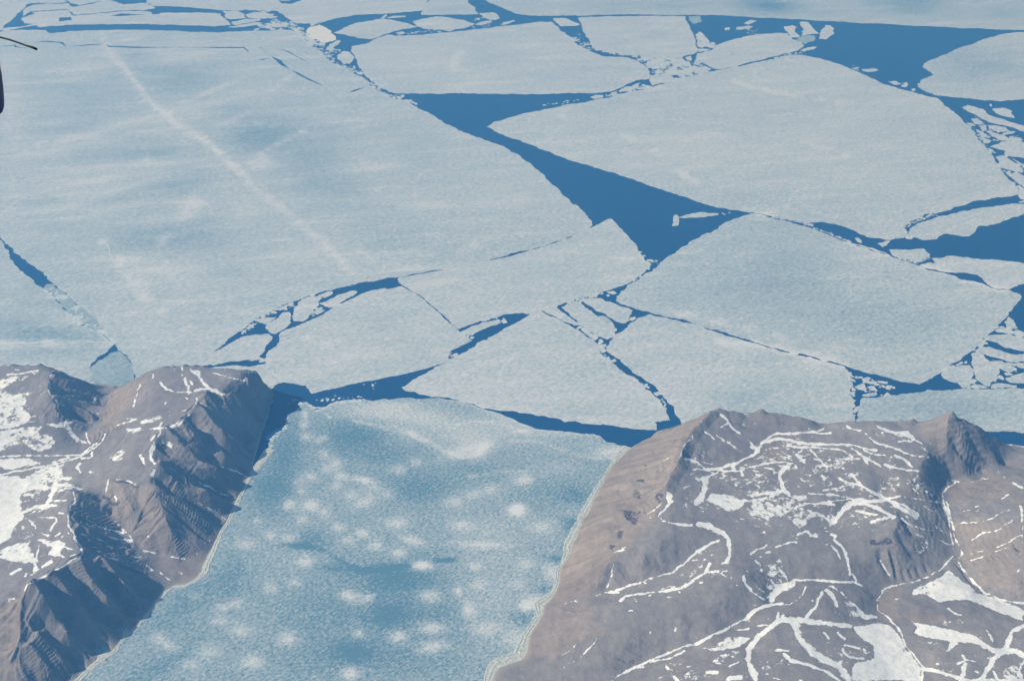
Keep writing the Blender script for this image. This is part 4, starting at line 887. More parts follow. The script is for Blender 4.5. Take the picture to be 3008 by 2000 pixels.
for ln in '''
10 C3 1720 630 1690 660 1640 720 1600 760
14 C3 1575 800 1570 840
11 C3 1550 850 1510 890 1480 980 1440 1090 1400 1150 1370 1180 1385 1215
14 C3 1400 1390 1350 1450 1290 1510 D3 1283 140 1310 180 1400 205 1440 208
24 D3 1440 212 1570 225
46 D3 1625 215 1720 228 1830 285 1882 340 1892 430 1880 520
14 D3 1840 545 1910 540
9 C3 1150 1525 1220 1485 1260 1455 1290 1425 1300 1400
7 D3 1105 210 1180 170 1250 140
20 C3 1810 640 1870 680 1900 740 1960 790 2050 860 2120 930
16 C3 1820 760 1870 720
18 C3 1680 790 1720 815 1760 855
18 C3 1780 820 1850 868
16 C3 1880 880 1950 920 1995 965
18 C3 1510 1030 1600 1050 1680 1110 1800 1110 1900 1080 2050 1010 2150 950 2180 870 2280 820 2358 800
34 C3 2080 920 2140 930
10 C3 1660 1050 1740 1075
12 C3 1570 1120 1700 1120
20 C3 1800 1140 1700 1180 1640 1210
50 C3 1675 1200 1680 1270 1650 1350 1600 1400
14 C3 1600 1195 1630 1215,C3 1500 1280 1560 1255
13 C3 1800 1130 1930 1130 2000 1120 2100 1090 2200 1060 2358 1045
22 C3 1910 1080 1940 1120
26 C3 1990 1120 1995 1168
12 C3 2200 1105 2270 1120,C3 2130 1160 2190 1165,C3 2270 1300 2358 1290
34 C4 250 1200 270 1290 330 1340
30 C4 310 1090 250 1140 235 1200
14 C4 0 1100 150 1060 280 1045 330 1070 320 1120
20 C4 0 1000 60 930 130 850 220 808 330 800
11 C4 330 800 480 800 560 782 620 767
16 C4 530 795 610 802 680 805
22 C4 130 870 250 850 400 880 640 898 850 908 960 930 1080 945
14 C4 300 912 640 932 800 960 870 1000 872 1030
18 C4 860 930 960 1000 1050 1050 1110 1080
28 C4 980 1020 1010 1070
13 C4 960 950 1060 980 1160 995
20 C4 820 745 880 770 950 785
20 C4 1080 735 1200 790 1320 800 1400 840
28 C4 1330 800 1400 850
14 C4 1400 850 1460 897
16 C4 1260 875 1320 865 1380 872
14 C4 990 810 1060 870
24 C4 1060 875 1160 905 1280 950
15 C4 1280 955 1400 1000 1540 1010
22 C4 1240 1000 1320 1030 1390 1082
18 C4 1150 1070 1250 1098 1440 1127
20 C4 395 985 450 1050
14 C4 510 940 560 1000 620 1075,C4 540 1020 600 1060,C4 440 950 410 970
12 C4 370 1080 390 1110,C4 530 1110 550 1150,C4 420 1200 450 1230,C4 470 1165 510 1165,C4 680 1225 685 1240,C4 1490 940 1520 965,C4 1500 880 1550 900
18 C4 750 1185 820 1235 920 1242
26 C4 920 1240 1000 1285 1100 1335 1150 1370
18 C4 860 1160 890 1190 920 1232
14 C4 500 1322 700 1332 870 1372 960 1388,C4 480 1412 700 1392 870 1372,C4 600 1300 800 1260 900 1245
26 C4 960 1387 1150 1388 1230 1365 1290 1342
34 C4 1190 1382 1300 1460 1430 1530
10 C4 1320 1350 1450 1372 1640 1400,C4 1350 1380 1410 1450
44 C4 960 1387 850 1420 760 1500 700 1568
24 C4 0 1345 150 1322 260 1302 330 1325
12 C4 1655 1310 1665 1380 1690 1450 1720 1568
14 C4 1760 1235 1700 1265 1670 1300
9 C4 1740 1215 1850 1235 2000 1200 2060 1195
9 C4 2130 1130 2160 1170 2250 1230
16 C4 2250 1232 2350 1282
12 C4 1920 1215 2050 1200
10 C4 1820 1475 1880 1465,C4 1940 1436 1980 1436,C4 1940 1485 1970 1470,C4 2000 1568 2060 1540 2130 1512,C4 2160 1372 2230 1333
12 C4 2325 1420 2340 1500 2350 1568
8 C4 2220 893 2290 905 2358 912
12 C4 0 1130 80 1135,C4 110 1105 180 1118,C4 50 1162 100 1165,C4 0 1240 70 1275,C4 780 770 790 760,C4 1130 795 1140 797
50 D4 950 0 850 40 770 110
40 D4 770 110 730 160 690 205
16 D4 450 32 600 28 720 37
28 D4 905 92 980 105 1080 125
30 D4 940 20 1100 70 1200 130 1230 150
20 D4 1190 150 1060 182 1035 205
26 D4 1200 10 1330 60 1440 130
16 D4 1230 130 1400 220 1560 268
8 D4 1600 240 1700 310,D4 1620 340 1720 380,D4 1500 60 1640 130,D4 1550 200 1700 290
12 D4 1662 20 1690 120 1720 230 1730 340 1750 430
13 D4 1690 10 1720 120 1748 230 1760 340 1800 420 1822 470 1790 510
13 D4 1790 540 1850 620 1920 710 2020 800 2150 870 2250 887 2358 890
11 D4 1780 208 1830 200 1950 197,D4 1990 190 2140 132,D4 2160 117 2240 80,D4 1870 467 1990 438,D4 2060 460 2200 420,D4 1900 517 2010 487,D4 1820 98 1880 87
13 D4 1890 360 2000 292 2160 242
12 D4 2120 412 2240 360 2358 295,D4 2180 217 2260 177,D4 2300 615 2315 598
16 D4 2340 50 2352 250 2347 370
14 D4 1740 490 1650 590 1500 680 1230 747 1130 790 1085 870 1092 950 1180 1010 1240 1080 1310 1180 1340 1270
20 D4 1340 1270 1420 1350 1490 1440 1460 1568
30 D4 2100 870 2200 920 2358 985
44 D4 2358 1095 2260 1132 2220 1222 2190 1285
56 D4 2010 1265 2150 1302 2280 1312 2358 1350
44 D4 2150 1302 2080 1400 2030 1480 1990 1545
30 D4 2358 1400 2320 1450 2330 1568,D4 2100 1480 2140 1568
20 D4 2032 1120 2070 1180 2098 1232
16 D4 1780 1420 1850 1392 1940 1392,D4 1822 1350 1840 1392
44 D4 1840 1430 1815 1568
26 D4 1480 1450 1600 1482 1750 1532 1900 1552 2358 1560
9 D4 1700 940 1750 975 1820 995
20 D4 130 840 230 742 380 695 540 692 700 702 880 712
56 D4 170 850 250 770 350 722
16 D4 890 715 960 742
26 D4 685 295 725 310
22 D4 720 340 780 400 820 480 840 570 850 655
14 D4 700 400 740 450 755 510,D4 645 385 670 380
20 D4 872 650 910 700
18 D4 400 300 470 272,D4 490 282 520 310 565 315
12 D4 210 402 260 390 320 372 390 362
20 D4 0 452 60 415 125 396
22 D4 28 522 70 560
15 D4 230 590 270 640 305 695,D4 150 620 180 650,D4 220 680 260 705,D4 160 690 180 715,D4 110 455 150 450,D4 65 490 80 490
9 D4 1115 530 1150 582 1200 655
26 D4 600 800 560 900 480 1010
32 D4 640 780 700 820 740 910
14 D4 470 750 430 830 380 880 320 910
13 D4 0 985 60 930 200 905 320 900
44 D4 0 1270 50 1180 180 1090 230 1032 400 1032 600 1060 850 1100
26 D4 228 975 212 1040
66 D4 375 1060 400 1180 500 1290 600 1370 750 1430 850 1568
28 D4 265 1330 330 1390 500 1430 650 1490 760 1568
22 D4 190 1300 250 1292 320 1305
26 D4 745 1150 800 1200
18 D4 620 1142 665 1205
18 D4 790 1292 850 1352 960 1372
12 D4 810 1257 940 1277
36 D4 0 1480 40 1545
16 D4 200 1540 240 1548,D4 400 1560 430 1562,D4 1590 1415 1610 1415,D4 1935 1475 1970 1490,D4 350 1220 365 1230,D4 1240 860 1270 855
12 D3 740 835 820 800 900 782 1000 752 1100 722 1200 690 1300 657 1400 622
16 D3 1400 622 1500 560 1560 500 1620 450
24 D3 1620 450 1720 385 1800 352
13 D3 820 802 940 797,D3 1540 530 1620 520,D3 1140 715 1175 722
8 D3 890 560 875 650 830 760
22 D3 950 862 1000 835 1200 800
14 D3 1200 800 1340 792
24 D3 1340 790 1480 762 1580 690 1680 622
28 D3 1680 622 1722 560
28 D3 945 875 980 850
14 D3 1060 850 1085 885,D3 1680 620 1800 616,D3 1200 826 1220 824,D3 1350 842 1390 845,D3 1590 825 1605 830,D3 1640 718 1665 718,D3 1460 790 1475 800
13 D3 1830 642 1920 670,D3 970 900 975 922,D3 1020 962 1060 952,D3 1320 770 1420 750
14 D3 860 1568 1000 1482 1100 1432 1200 1390 1350 1330 1500 1270 1600 1250
24 D3 1600 1250 1750 1172 1900 1102
15 D3 1900 1102 2050 1012 2150 935
26 D3 2030 1035 2100 960 2220 905 2358 892
13 D3 1060 1452 1150 1440,D3 1200 1405 1380 1372 1500 1310
46 D3 2350 1020 2290 1060 2200 1130 2110 1220 2062 1290 2050 1380 2080 1470 2120 1505
24 D3 2315 975 2300 1060
16 D3 2140 1092 2210 1080,D3 1960 1132 2070 1122,D3 2280 1300 2358 1300,D3 1900 1430 1980 1400
50 D3 2358 745 2300 800 2250 860
26 D3 2012 655 2030 720 2080 780
12 D3 2080 780 2130 830 2200 860,D3 2030 605 2055 620,D3 2120 750 2190 790,D3 1950 735 2000 740
22 D3 2080 462 2130 420 2215 395
18 D3 2110 522 2160 570
9 D3 640 1190 590 1235 540 1280,D3 440 1342 530 1300,D3 520 875 600 880,D3 460 892 520 885
10 D3 750 1190 690 1275 610 1355
12 D3 445 1470 490 1430 560 1390
12 D3 1430 1100 1422 1130,D3 1215 1140 1210 1158,D3 900 450 980 430,D3 970 410 995 400
26 D3 1705 1492 1780 1487
36 D3 1890 1545 1990 1535
24 D3 1420 1530 1435 1568,D3 1350 1450 1365 1465
7 C3 1250 1080 1300 1055 1360 1020,C3 1200 1137 1260 1125
'''.strip().split('\n'):
    w_, t_ = ln.split(' ', 1); SN.line(float(w_), t_)
for ln in '''
1 C3 1325 1290 1370 1310 1400 1340 1400 1390 1370 1430 1350 1380 1330 1340
.55 C3 1800 1190 1900 1185 2060 1180 2150 1250 2100 1270 1950 1250 1850 1280
.85 C3 1720 1310 1900 1330 2000 1370 2200 1350 2358 1290 2358 1330 2200 1390 2050 1400 1950 1480 1880 1490 1780 1420 1700 1400
.66 C3 2010 1420 2150 1440 2358 1490 2358 1568 2130 1568 2050 1500
.5 C3 1570 1420 1760 1440 1700 1470 1600 1450
.5 C3 1820 1500 1850 1568 1800 1510
.7 C4 0 1370 100 1360 300 1340 450 1400 600 1500 700 1490 720 1568 500 1568 300 1500 100 1450 0 1500
.85 C4 200 1310 330 1330 500 1340 500 1400 400 1390
.55 C4 900 1450 1080 1470 1200 1568 1000 1568
.5 C4 1150 1400 1280 1480 1400 1568 1280 1568
.5 C4 2130 1170 2180 1210 2150 1215
.75 D4 0 0 250 0 500 100 640 120 720 100 720 180 690 215 650 210 640 150 500 160 500 200 420 260 350 200 200 120 150 220 50 180 0 120
.5 D4 1350 300 1450 240 1550 400 1500 440 1400 400
.46 D4 1400 430 1540 400 1450 520
.92 D4 1360 830 1420 750 1600 680 1720 590 1780 650 1900 760 2100 850 2358 960 2358 1060 2200 1000 1900 870 1700 870 1630 890 1500 830
.95 D4 1330 1030 1500 1070 1700 1120 1900 1160 2030 1240 2040 1280 1930 1240 1800 1230 1650 1360 1720 1220 1500 1190 1400 1150 1440 1100
.6 D4 1380 1200 1640 1230 1620 1290 1480 1270
.85 D4 600 735 700 745 800 800 900 900 1000 990 1100 990 1100 1020 980 1045 900 960 820 850 700 770
.55 D4 780 850 900 900 980 1040 830 1020
.96 D4 860 1100 1100 1060 1200 1080 1300 1200 1330 1280 1420 1370 1470 1450 1440 1568 950 1568 860 1450 900 1400 1050 1370 1060 1270 950 1200
.55 D4 870 1400 1000 1380 1060 1568 850 1568
.8 D4 2358 1380 2260 1420 2150 1480 2200 1568 2358 1568
.5 D4 0 720 60 760 130 860 100 850
.62 D3 1440 640 1550 620 1700 480 1760 440 1740 520 1560 680 1450 690
.86 D3 1600 1290 1750 1260 1850 1180 2000 1170 2100 1200 1900 1300 1750 1310
.58 D3 1740 1380 1850 1310 2050 1270 1950 1350 1800 1440 1720 1450
.5 D3 1900 1130 2060 1090 2200 1060 2100 1120
.5 D3 2100 580 2358 500 2358 760 2230 800 2180 700
.72 C1 -400 320 0 330 150 300 300 270 330 260 300 330 60 400 60 450 180 470 260 530 190 570 270 650 240 710 100 760 -400 770
.78 C1 -400 780 0 780 300 730 560 700 680 700 600 740 640 800 700 880 640 870 560 770 380 740 330 800 430 800 490 880 440 940 300 960 200 900 0 960 -400 960
.92 C1 -400 1010 0 1010 250 1010 380 1060 200 1100 70 1130 0 1100 -400 1100
.7 C1 450 1060 600 1030 640 1010 560 1080 540 1200 610 1190 480 1240 300 1230 200 1180 300 1120
.98 C1 -400 1160 0 1170 150 1170 260 1200 400 1250 420 1310 330 1280 180 1320 160 1400 200 1450 150 1500 60 1560 0 1568 -400 1568
.7 C1 490 1230 620 1230 680 1270 560 1320 480 1340
.8 C1 1190 710 1250 670 1420 635 1420 665 1300 720 1200 732
.8 C1 1080 760 1280 755 1260 780 1180 810 1075 805
.72 C1 925 1000 1000 955 1100 915 1090 970 1050 1050 970 1065
.8 C1 1620 245 1720 240 1750 320 1680 300
.62 C1 430 660 500 600 555 690
.55 C1 740 480 850 480 850 530
.55 C1 740 570 880 600 870 650 760 620
.6 C1 1400 520 1500 510 1420 580
.98 D1 -400 -100 0 0 200 0 180 60 200 150 130 230 90 320 0 390 -400 390
.82 D1 -400 400 0 420 150 370 300 330 400 340 550 350 580 400 520 440 570 490 600 530 500 490 400 470 430 410 300 350 250 380 300 500 380 530 300 560 190 560 100 530 0 510 -400 500
.6 D1 150 60 350 40 480 30 300 120
'''.strip().split('\n'):
    w_, t_ = ln.split(' ', 1); SN.area(float(w_) * 0.86, t_)
for ln in '''
12 C1 -100 1000 300 992 560 992 700 992
20 C1 -100 1170 0 1160 250 1110 500 1060 700 1010 780 920 840 885
13 C1 200 1110 400 1070 600 1010
36 C1 482 1060 500 1120 482 1200 470 1290 420 1400 380 1460
26 C1 480 1192 610 1187
12 C1 745 805 760 870 795 905
13 C1 885 787 905 820 880 880 800 930 720 1000,C1 700 1030 790 1000 802 960
18 C1 690 1060 660 1100 700 1140
9 C1 0 217 100 217 150 258
16 C1 70 300 200 280 330 265
10 C1 1330 290 1325 330,C1 1470 648 1480 645,C1 1530 640 1560 615 1620 600
20 C1 1380 370 1430 410 1500 440
10 C1 1530 450 1650 440,C1 1205 390 1190 440 1180 510 1160 570,C1 760 1140 800 1140,C1 840 1160 860 1165
13 C1 1680 430 1740 415 1800 412,C1 1080 680 1180 680 1080 715 1000 742
22 C1 1560 702 1600 670 1650 640
24 C1 1390 765 1480 748 1560 702
16 C1 1400 710 1370 760 1300 770,C1 1340 830 1310 880
20 C1 1515 250 1515 265,C1 1573 240 1573 250,C1 1572 295 1578 305,C1 1600 330 1608 385,C1 1645 355 1660 375,C1 1630 400 1640 440,C1 1608 492 1612 498
15 C1 1840 285 1950 305 2050 330 2110 350
24 C1 1645 250 1710 305 1770 370 1830 430 1940 470
30 C1 1392 775 1372 830
30 C1 1350 880 1300 960 1302 1020 1340 1070
26 C1 1340 1120 1310 1170
12 C1 1700 480 1690 540 1650 620
24 C1 1215 1000 1240 1060
11 C1 945 1185 930 1240 905 1320
6 C1 945 1180 1000 1195 1100 1215 1220 1250
12 C1 1002 1340 1006 1370
8 C1 1155 1410 1140 1465
6 C1 1400 1072 1560 1150 1700 1220 1850 1290 2040 1370,C1 1700 1400 1820 1470 1960 1560
7 C1 1840 1052 1950 1100 2150 1182,C1 1832 930 1850 985 1885 1042
4 C1 1370 850 1500 905 1700 990,C1 1730 540 1850 600,C1 1600 700 1680 770 1750 860
9 C1 1412 890 1480 920
13 C1 445 260 420 330 420 420 480 520 530 650
4 C1 470 480 600 478 720 480 850 492,C1 500 420 600 430 700 442,C1 560 300 650 330 740 350,C1 540 560 700 600 860 620,C1 620 700 740 690
11 C1 600 740 640 820 700 870 750 890
11 C1 600 1292 660 1270 740 1300
13 C1 360 1482 480 1412 570 1380,C1 0 1000 0 1000
12 C1 642 1310 650 1400 600 1430 590 1500 600 1568
22 D1 600 60 590 150 602 230 650 330 700 400 720 460
7 D1 760 170 860 225 960 260 1080 292,D1 650 180 780 262 900 300 1020 335 1140 355,D1 700 300 850 340 1040 402,D1 740 400 900 420 1110 467,D1 720 470 900 502 1100 532 1300 546
9 D1 1000 180 1080 280 1140 342
13 D1 1060 400 1110 430,D1 1130 470 1180 495 1210 487
10 D1 1255 565 1310 610,D1 1380 630 1470 690,D1 1250 440 1340 460,D1 1480 490 1600 510,D1 1550 620 1575 635
14 D1 720 470 600 540 420 650 330 690 220 742 205 790
8 D1 1020 760 1070 810,D1 1285 318 1290 320
5 D1 900 770 970 810
8 D1 1730 30 1850 95 1960 165
8 D1 1810 350 1815 310,D1 1765 375 1770 370,D1 1705 460 1710 470,D1 1830 285 1850 295
18 D1 330 395 310 500,D1 250 170 300 240,D1 485 150 490 190 440 260,D1 330 142 480 152,D1 500 112 550 125,D1 370 295 420 310,D1 480 312 530 290,D1 592 290 600 300,D1 570 410 630 430,D1 610 490 660 470
32 D1 90 640 180 600,D1 302 560 310 590,D1 372 580 440 530
20 D1 220 660 240 640,D1 300 625 340 602,D1 195 240 200 250
26 D1 180 112 350 52 480 50
16 D1 350 70 440 12 560 5
16 D1 70 855 130 852,D1 75 860 80 880
'''.strip().split('\n'):
    w_, t_ = ln.split(' ', 1); SN.line(float(w_), t_)
# reddish, finer scree
for k_, t_ in ((.37, 'C3 1750 1150 2358 1000 2358 1568 1750 1568'), (.36, 'C4 0 880 900 900 1300 1000 1100 1100 900 1200 1500 1500 1568 1568 0 1568'), (.36, 'D4 0 0 900 0 640 220 400 260 0 200'), (.30, 'C3 1900 600 2358 640 2358 1568 1450 1568 1450 1400 1550 1000'), (.30, 'C4 0 640 600 770 1300 750 1550 950 1450 1150 1600 1380 1650 1568 0 1568'), (.30, 'D4 0 0 1500 0 1600 300 1300 300 900 260 700 300 0 400'),
    (.27, 'D4 0 700 900 740 1080 1000 1350 1300 1450 1568 0 1568'), (.30, 'D4 1380 1050 2358 1000 2358 1568 1560 1568'), (.30, 'D3 1300 600 1800 350 1900 620 1500 760 1300 780'), (.27, 'D3 1100 1568 2358 800 2358 1568'),
    (.30, 'C1 -400 300 400 280 420 600 400 1000 700 1100 560 1568 -400 1568'), (.30, 'D1 -400 0 590 30 600 540 300 680 -400 700'), (.2, 'C1 1100 700 1700 250 1700 500 1350 1000 1250 1180 900 1150')):
    SN.area(k_, t_, 9)
for k_, t_ in ((1.0, 'C3 1790 570 1850 600 1720 640 1600 780 1520 900 1480 1000 1440 1100 1380 1200 1340 1290 1300 1500 D3 1200 260 1100 330 1000 450 850 560 780 700 560 860 270 920 D3 120 1380 0 1400 -300 1500 D3 -300 800 C3 500 1568 900 900'),
    (.7, 'D3 270 920 560 880 700 870 640 950 650 1010 800 1060 850 1110 600 1250 300 1400 120 1370'), (.6, 'C3 2150 960 2358 880 2358 1000 2200 1040'),
    (.9, 'C1 1200 380 1040 400 930 530 880 640 880 730 1000 740 1090 660 1160 560 1200 440'), (.6, 'C1 1350 1250 1250 1240 900 1180 840 1350 980 1568 1430 1568 D1 980 100 1200 400 1500 480 1450 250 1400 60'),
    (.9, 'D1 200 800 190 900 180 1200 160 1568 -500 1568 -500 900 100 880'), (.5, 'C4 1100 1130 1450 1150 1560 1380 1200 1330'), (.55, 'C4 1700 640 1700 850 1600 1000 1400 760'),
    (.9, 'D4 1080 860 1150 800 1300 750 1200 950 1300 1000 1600 950 1700 1080 1400 1040 1200 1020 1340 1200 1450 1350 1560 1440 1700 1340 1500 1400 1360 1220 1100 950'),
    (.7, 'C4 1700 1250 2080 1150 2358 1300 2358 1568 1750 1568 D4 1760 250 1850 500 2000 700 2358 880 2358 0 1750 0'), (.5, 'D1 1800 450 1500 480 1300 540 1600 700 1780 560'), (.8, 'C1 750 810 880 790 890 870 780 910')):
    WM.area(k_, t_, 8)
# rib faces below the cornice keep the same scree colour
for k_, t_ in ((1, 'C3 1240 1310 1330 1310 1320 1400 1280 1420'), (.9, 'C3 980 1450 1130 1480 1100 1568 1000 1540'), (.95, 'D3 990 80 1080 90 1130 150 1080 200 1000 170'), (.9, 'D3 920 270 980 270 990 330 930 320'), (.8, 'D3 850 380 930 380 920 440 860 420'),
    (.8, 'C3 1100 1180 1170 1190 1160 1240 1110 1220'), (.75, 'C3 1140 1050 1200 1060 1190 1100'), (.75, 'C3 1060 1290 1130 1290 1110 1360 1070 1340'), (.7, 'C3 940 1280 980 1300 950 1320'), (.7, 'C3 1370 740 1430 740 1410 790'), (.7, 'C3 1230 950 1280 970 1250 1000'),
    (.7, 'C3 1280 840 1320 860 1290 890'), (.65, 'C3 1380 940 1410 960 1380 980'), (.9, 'C1 960 1190 1220 1250 1210 1280 1020 1230'), (.85, 'C1 880 1340 1030 1390 1020 1430 870 1370'), (.9, 'D4 1030 330 1200 330 1250 390 1180 400 1100 390 1060 410 1030 380'),
    (.6, 'C4 1380 1200 1450 1210 1460 1340 1400 1320'), (.6, 'C1 1340 930 1500 1000 1400 990'), (.5, 'C1 1650 1090 1720 1120 1680 1140'), (.6, 'D3 900 1370 1080 1380 1060 1440 920 1400'), (.6, 'D4 2240 350 2330 420 2300 480')):
    CR.area(min(1.0, k_ * 1.2), t_, 2)

def build_land(name, L, wmin_z=-45, mat=M_LAND, rillamp=46.0, seed=3, coarse=0.9):
    X, Y, H, h = L.X, L.Y, L.H, L.h
    # rills: noise read where the fall line ends
    gy, gx = np.gradient(H, h); sl = np.hypot(gx, gy) + 1e-6
    k = 5
    def blur(A, n):
        for _ in range(n):
            p = np.pad(A, 1, mode='edge'); A = (p[:-2, 1:-1] + p[2:, 1:-1] + p[1:-1, :-2] + p[1:-1, 2:] + 2 * p[1:-1, 1:-1]) / 6
        return A
    gxs, gys = blur(gx, 10), blur(gy, 10); ss = np.hypot(gxs, gys) + 1e-6
    ux, uy = -gxs / ss, -gys / ss
    px, py = X.copy(), Y.copy()
    for it in range(22):
        a = L.at(px, py, ux); b = L.at(px, py, uy); m = L.at(px, py) > 2
        px = px + a * 34 * m; py = py + b * 34 * m
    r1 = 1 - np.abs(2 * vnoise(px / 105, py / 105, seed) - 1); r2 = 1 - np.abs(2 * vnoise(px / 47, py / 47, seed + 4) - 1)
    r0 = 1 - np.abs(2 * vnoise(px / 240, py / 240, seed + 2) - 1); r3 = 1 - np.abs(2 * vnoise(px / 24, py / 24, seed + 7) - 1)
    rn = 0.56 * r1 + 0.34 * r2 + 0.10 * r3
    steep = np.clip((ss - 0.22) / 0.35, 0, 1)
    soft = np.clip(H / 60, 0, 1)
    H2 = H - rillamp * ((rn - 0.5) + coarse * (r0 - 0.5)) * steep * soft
    H2 = H2 + soft * (fbm(X, Y, 700, 6, seed + 9, True) - 0.5) * (34 + 50 * steep)
    H2 = H2 + soft * (fbm(X, Y, 150, 5, seed + 29) - 0.5) * (12 + 20 * steep)
    fx, fy = measure(X, Y, H2)
    wx = (fbm(X, Y, 150, 4, 201) - 0.5); wy = (fbm(X, Y, 150, 4, 301) - 0.5)
    sn = SN.get(fx + wx * 12, fy + wy * 10); cr = CR.get(fx + wx * 30, fy + wy * 22); wm = WM.get(fx + wx * 60, fy + wy * 60)
    cr = cr * np.clip((r3 * 0.6 + r2 * 0.4 - 0.18) * 3.5, 0, 1)
    out_ = np.clip(np.maximum.reduce([-30 - fx, fx - W0 - 30, fy - H0 - 30]) / 300, 0, 1) * np.clip((H2 - 120) / 120, 0, 1)
    sn = np.maximum(sn, out_ * (0.26 + 0.45 * np.clip((fbm(X, Y, 900, 5, 91, True) - 0.55) * 4, 0, 1)))
    conc = np.clip((blur(H2, 25) - H2) / 7, -1, 1)
    sn = sn + 0.11 * conc * (sn > 0.04)
    H2 = H2 - cr * 14 * (1 - np.abs(2 * vnoise(px / 60, py / 60, 77) - 1))
    beach = np.clip(1 - np.abs(H2 - 4) / 9, 0, 1) * (H < 30)
    beach = np.clip(1 - H2 / 14, 0, 1)
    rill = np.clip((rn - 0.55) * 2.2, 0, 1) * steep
    keep = H2 > wmin_z
    idx = np.arange(X.size).reshape(X.shape)
    q = keep[:-1, :-1] | keep[1:, :-1] | keep[:-1, 1:] | keep[1:, 1:]
    F = np.stack([idx[:-1, :-1][q], idx[:-1, 1:][q], idx[1:, 1:][q], idx[1:, :-1][q]], 1)
    u = np.unique(F); re = np.full(X.size, -1); re[u] = np.arange(len(u)); F = re[F]
    V = np.c_[X.ravel()[u], Y.ravel()[u], H2.ravel()[u]]
    f = lambda A: A.ravel()[u]
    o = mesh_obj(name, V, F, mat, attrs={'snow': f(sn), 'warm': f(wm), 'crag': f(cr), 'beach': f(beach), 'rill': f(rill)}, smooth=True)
    tag(o, kind='structure')
    print(name, X.shape, len(V), 'ctrl', len(L.P), 'z', V[:, 2].min(), V[:, 2].max())
    return o

# left massif
LL = Land([
 # plateau edge above the fjord
 'C1 2235 268 640 2120 352 700 1960 468 720 1820 440 735 1740 480 740 1690 560 745 1640 640 745 1560 702 745 1480 748 745 1390 768 745 1350 880 745 1295 980 740 1340 1070 730 1360 1110 725 1300 1160 720 1318 1250 700',
 # spur down to the fan
 'C1 1318 1250 700 1350 1370 590 1420 1540 430 D1 1400 90 490 1460 250 330 1520 430 150 1600 505 40',
 # valley floor
 'C1 640 1280 520 700 1290 470 D1 880 30 380 970 120 310 1060 270 230 1200 400 160 1400 460 90 1610 512 40 1780 525 4',
 # cornice crest left of that valley
 'C1 610 1290 640 645 1310 660 D1 640 10 690 592 60 720 590 200 735 640 320 735 700 440 735 728 465 735 600 540 760 420 650 780 260 730 790 205 795 790',
 'D1 205 795 790 190 890 700 185 1000 610 180 1200 470 165 1400 340 150 1568 240 100 1900 60',
 # dark back slope valley
 'C1 1000 392 70 900 560 130 868 700 190 760 790 240 700 990 300',
 'C1 445 262 640 418 400 650 440 480 620 510 570 580 548 690 430 700 700 330',
 'C1 20 212 600 240 215 620 350 205 640 445 240 640 540 265 520 720 335 300 860 380 130',
 'C1 1250 300 620 1350 235 680 1420 232 690 1600 215 700 1720 232 700 2000 245 690 2235 268 640',
 'C1 1250 300 620 1150 360 480 1050 400 320 930 530 260 885 640 240 885 720 250',
], 'C1 1300 600 700 1100 720 640 900 745 430 760 810 320 780 900 330 1200 450 560 1180 560 560 1050 550 430 1250 420 640 1600 400 715 1400 500 700 1900 330 715 1500 620 730 1100 950 640 900 1100 560 1200 1050 690 750 1150 480 650 1200 480 '
   'C1 950 1200 600 1200 1240 680 1050 1400 480 900 1400 460 1200 1500 400 D1 1200 200 330 1300 350 220 '
   'C1 0 400 560 200 500 540 300 650 480 0 700 480 0 900 370 300 1010 330 0 1150 310 500 1050 330 300 1200 330 0 1500 360 400 1400 420 550 850 360 640 640 330 650 450 430 800 480 260 '
   'D1 0 200 430 200 300 560 400 250 620 450 450 690 300 600 700 0 600 640 100 800 720 0 1000 560 -200 1300 380 0 1400 330 100 1200 440 C1 -500 300 520 -500 900 360 -500 1500 380 D1 -500 600 560 -500 1000 470 -500 1568 300 -300 1800 160 '
   'D1 1500 640 45 1350 600 70 1650 640 18',
 'C2 150 440 C1 2320 620 2270 780 2215 980 2160 1190 2050 1370 1965 1560 D1 1905 270 1830 430 1785 530 1762 620 1700 690 1600 745 1500 752 1425 798 1350 872 1250 1000 1160 1110 1060 1190 970 1310 850 1380 750 1450 640 1568 400 1760 100 2100 -300 2300',
 'D1 -700 2300 -1500 1500 -1500 0 C1 -1500 600 -900 300 0 275 240 270 445 300 720 385 860 425 1000 432 1150 425 1250 375 1400 305 1720 300 2000 310 2200 340 2330 430',
 h=9.5)
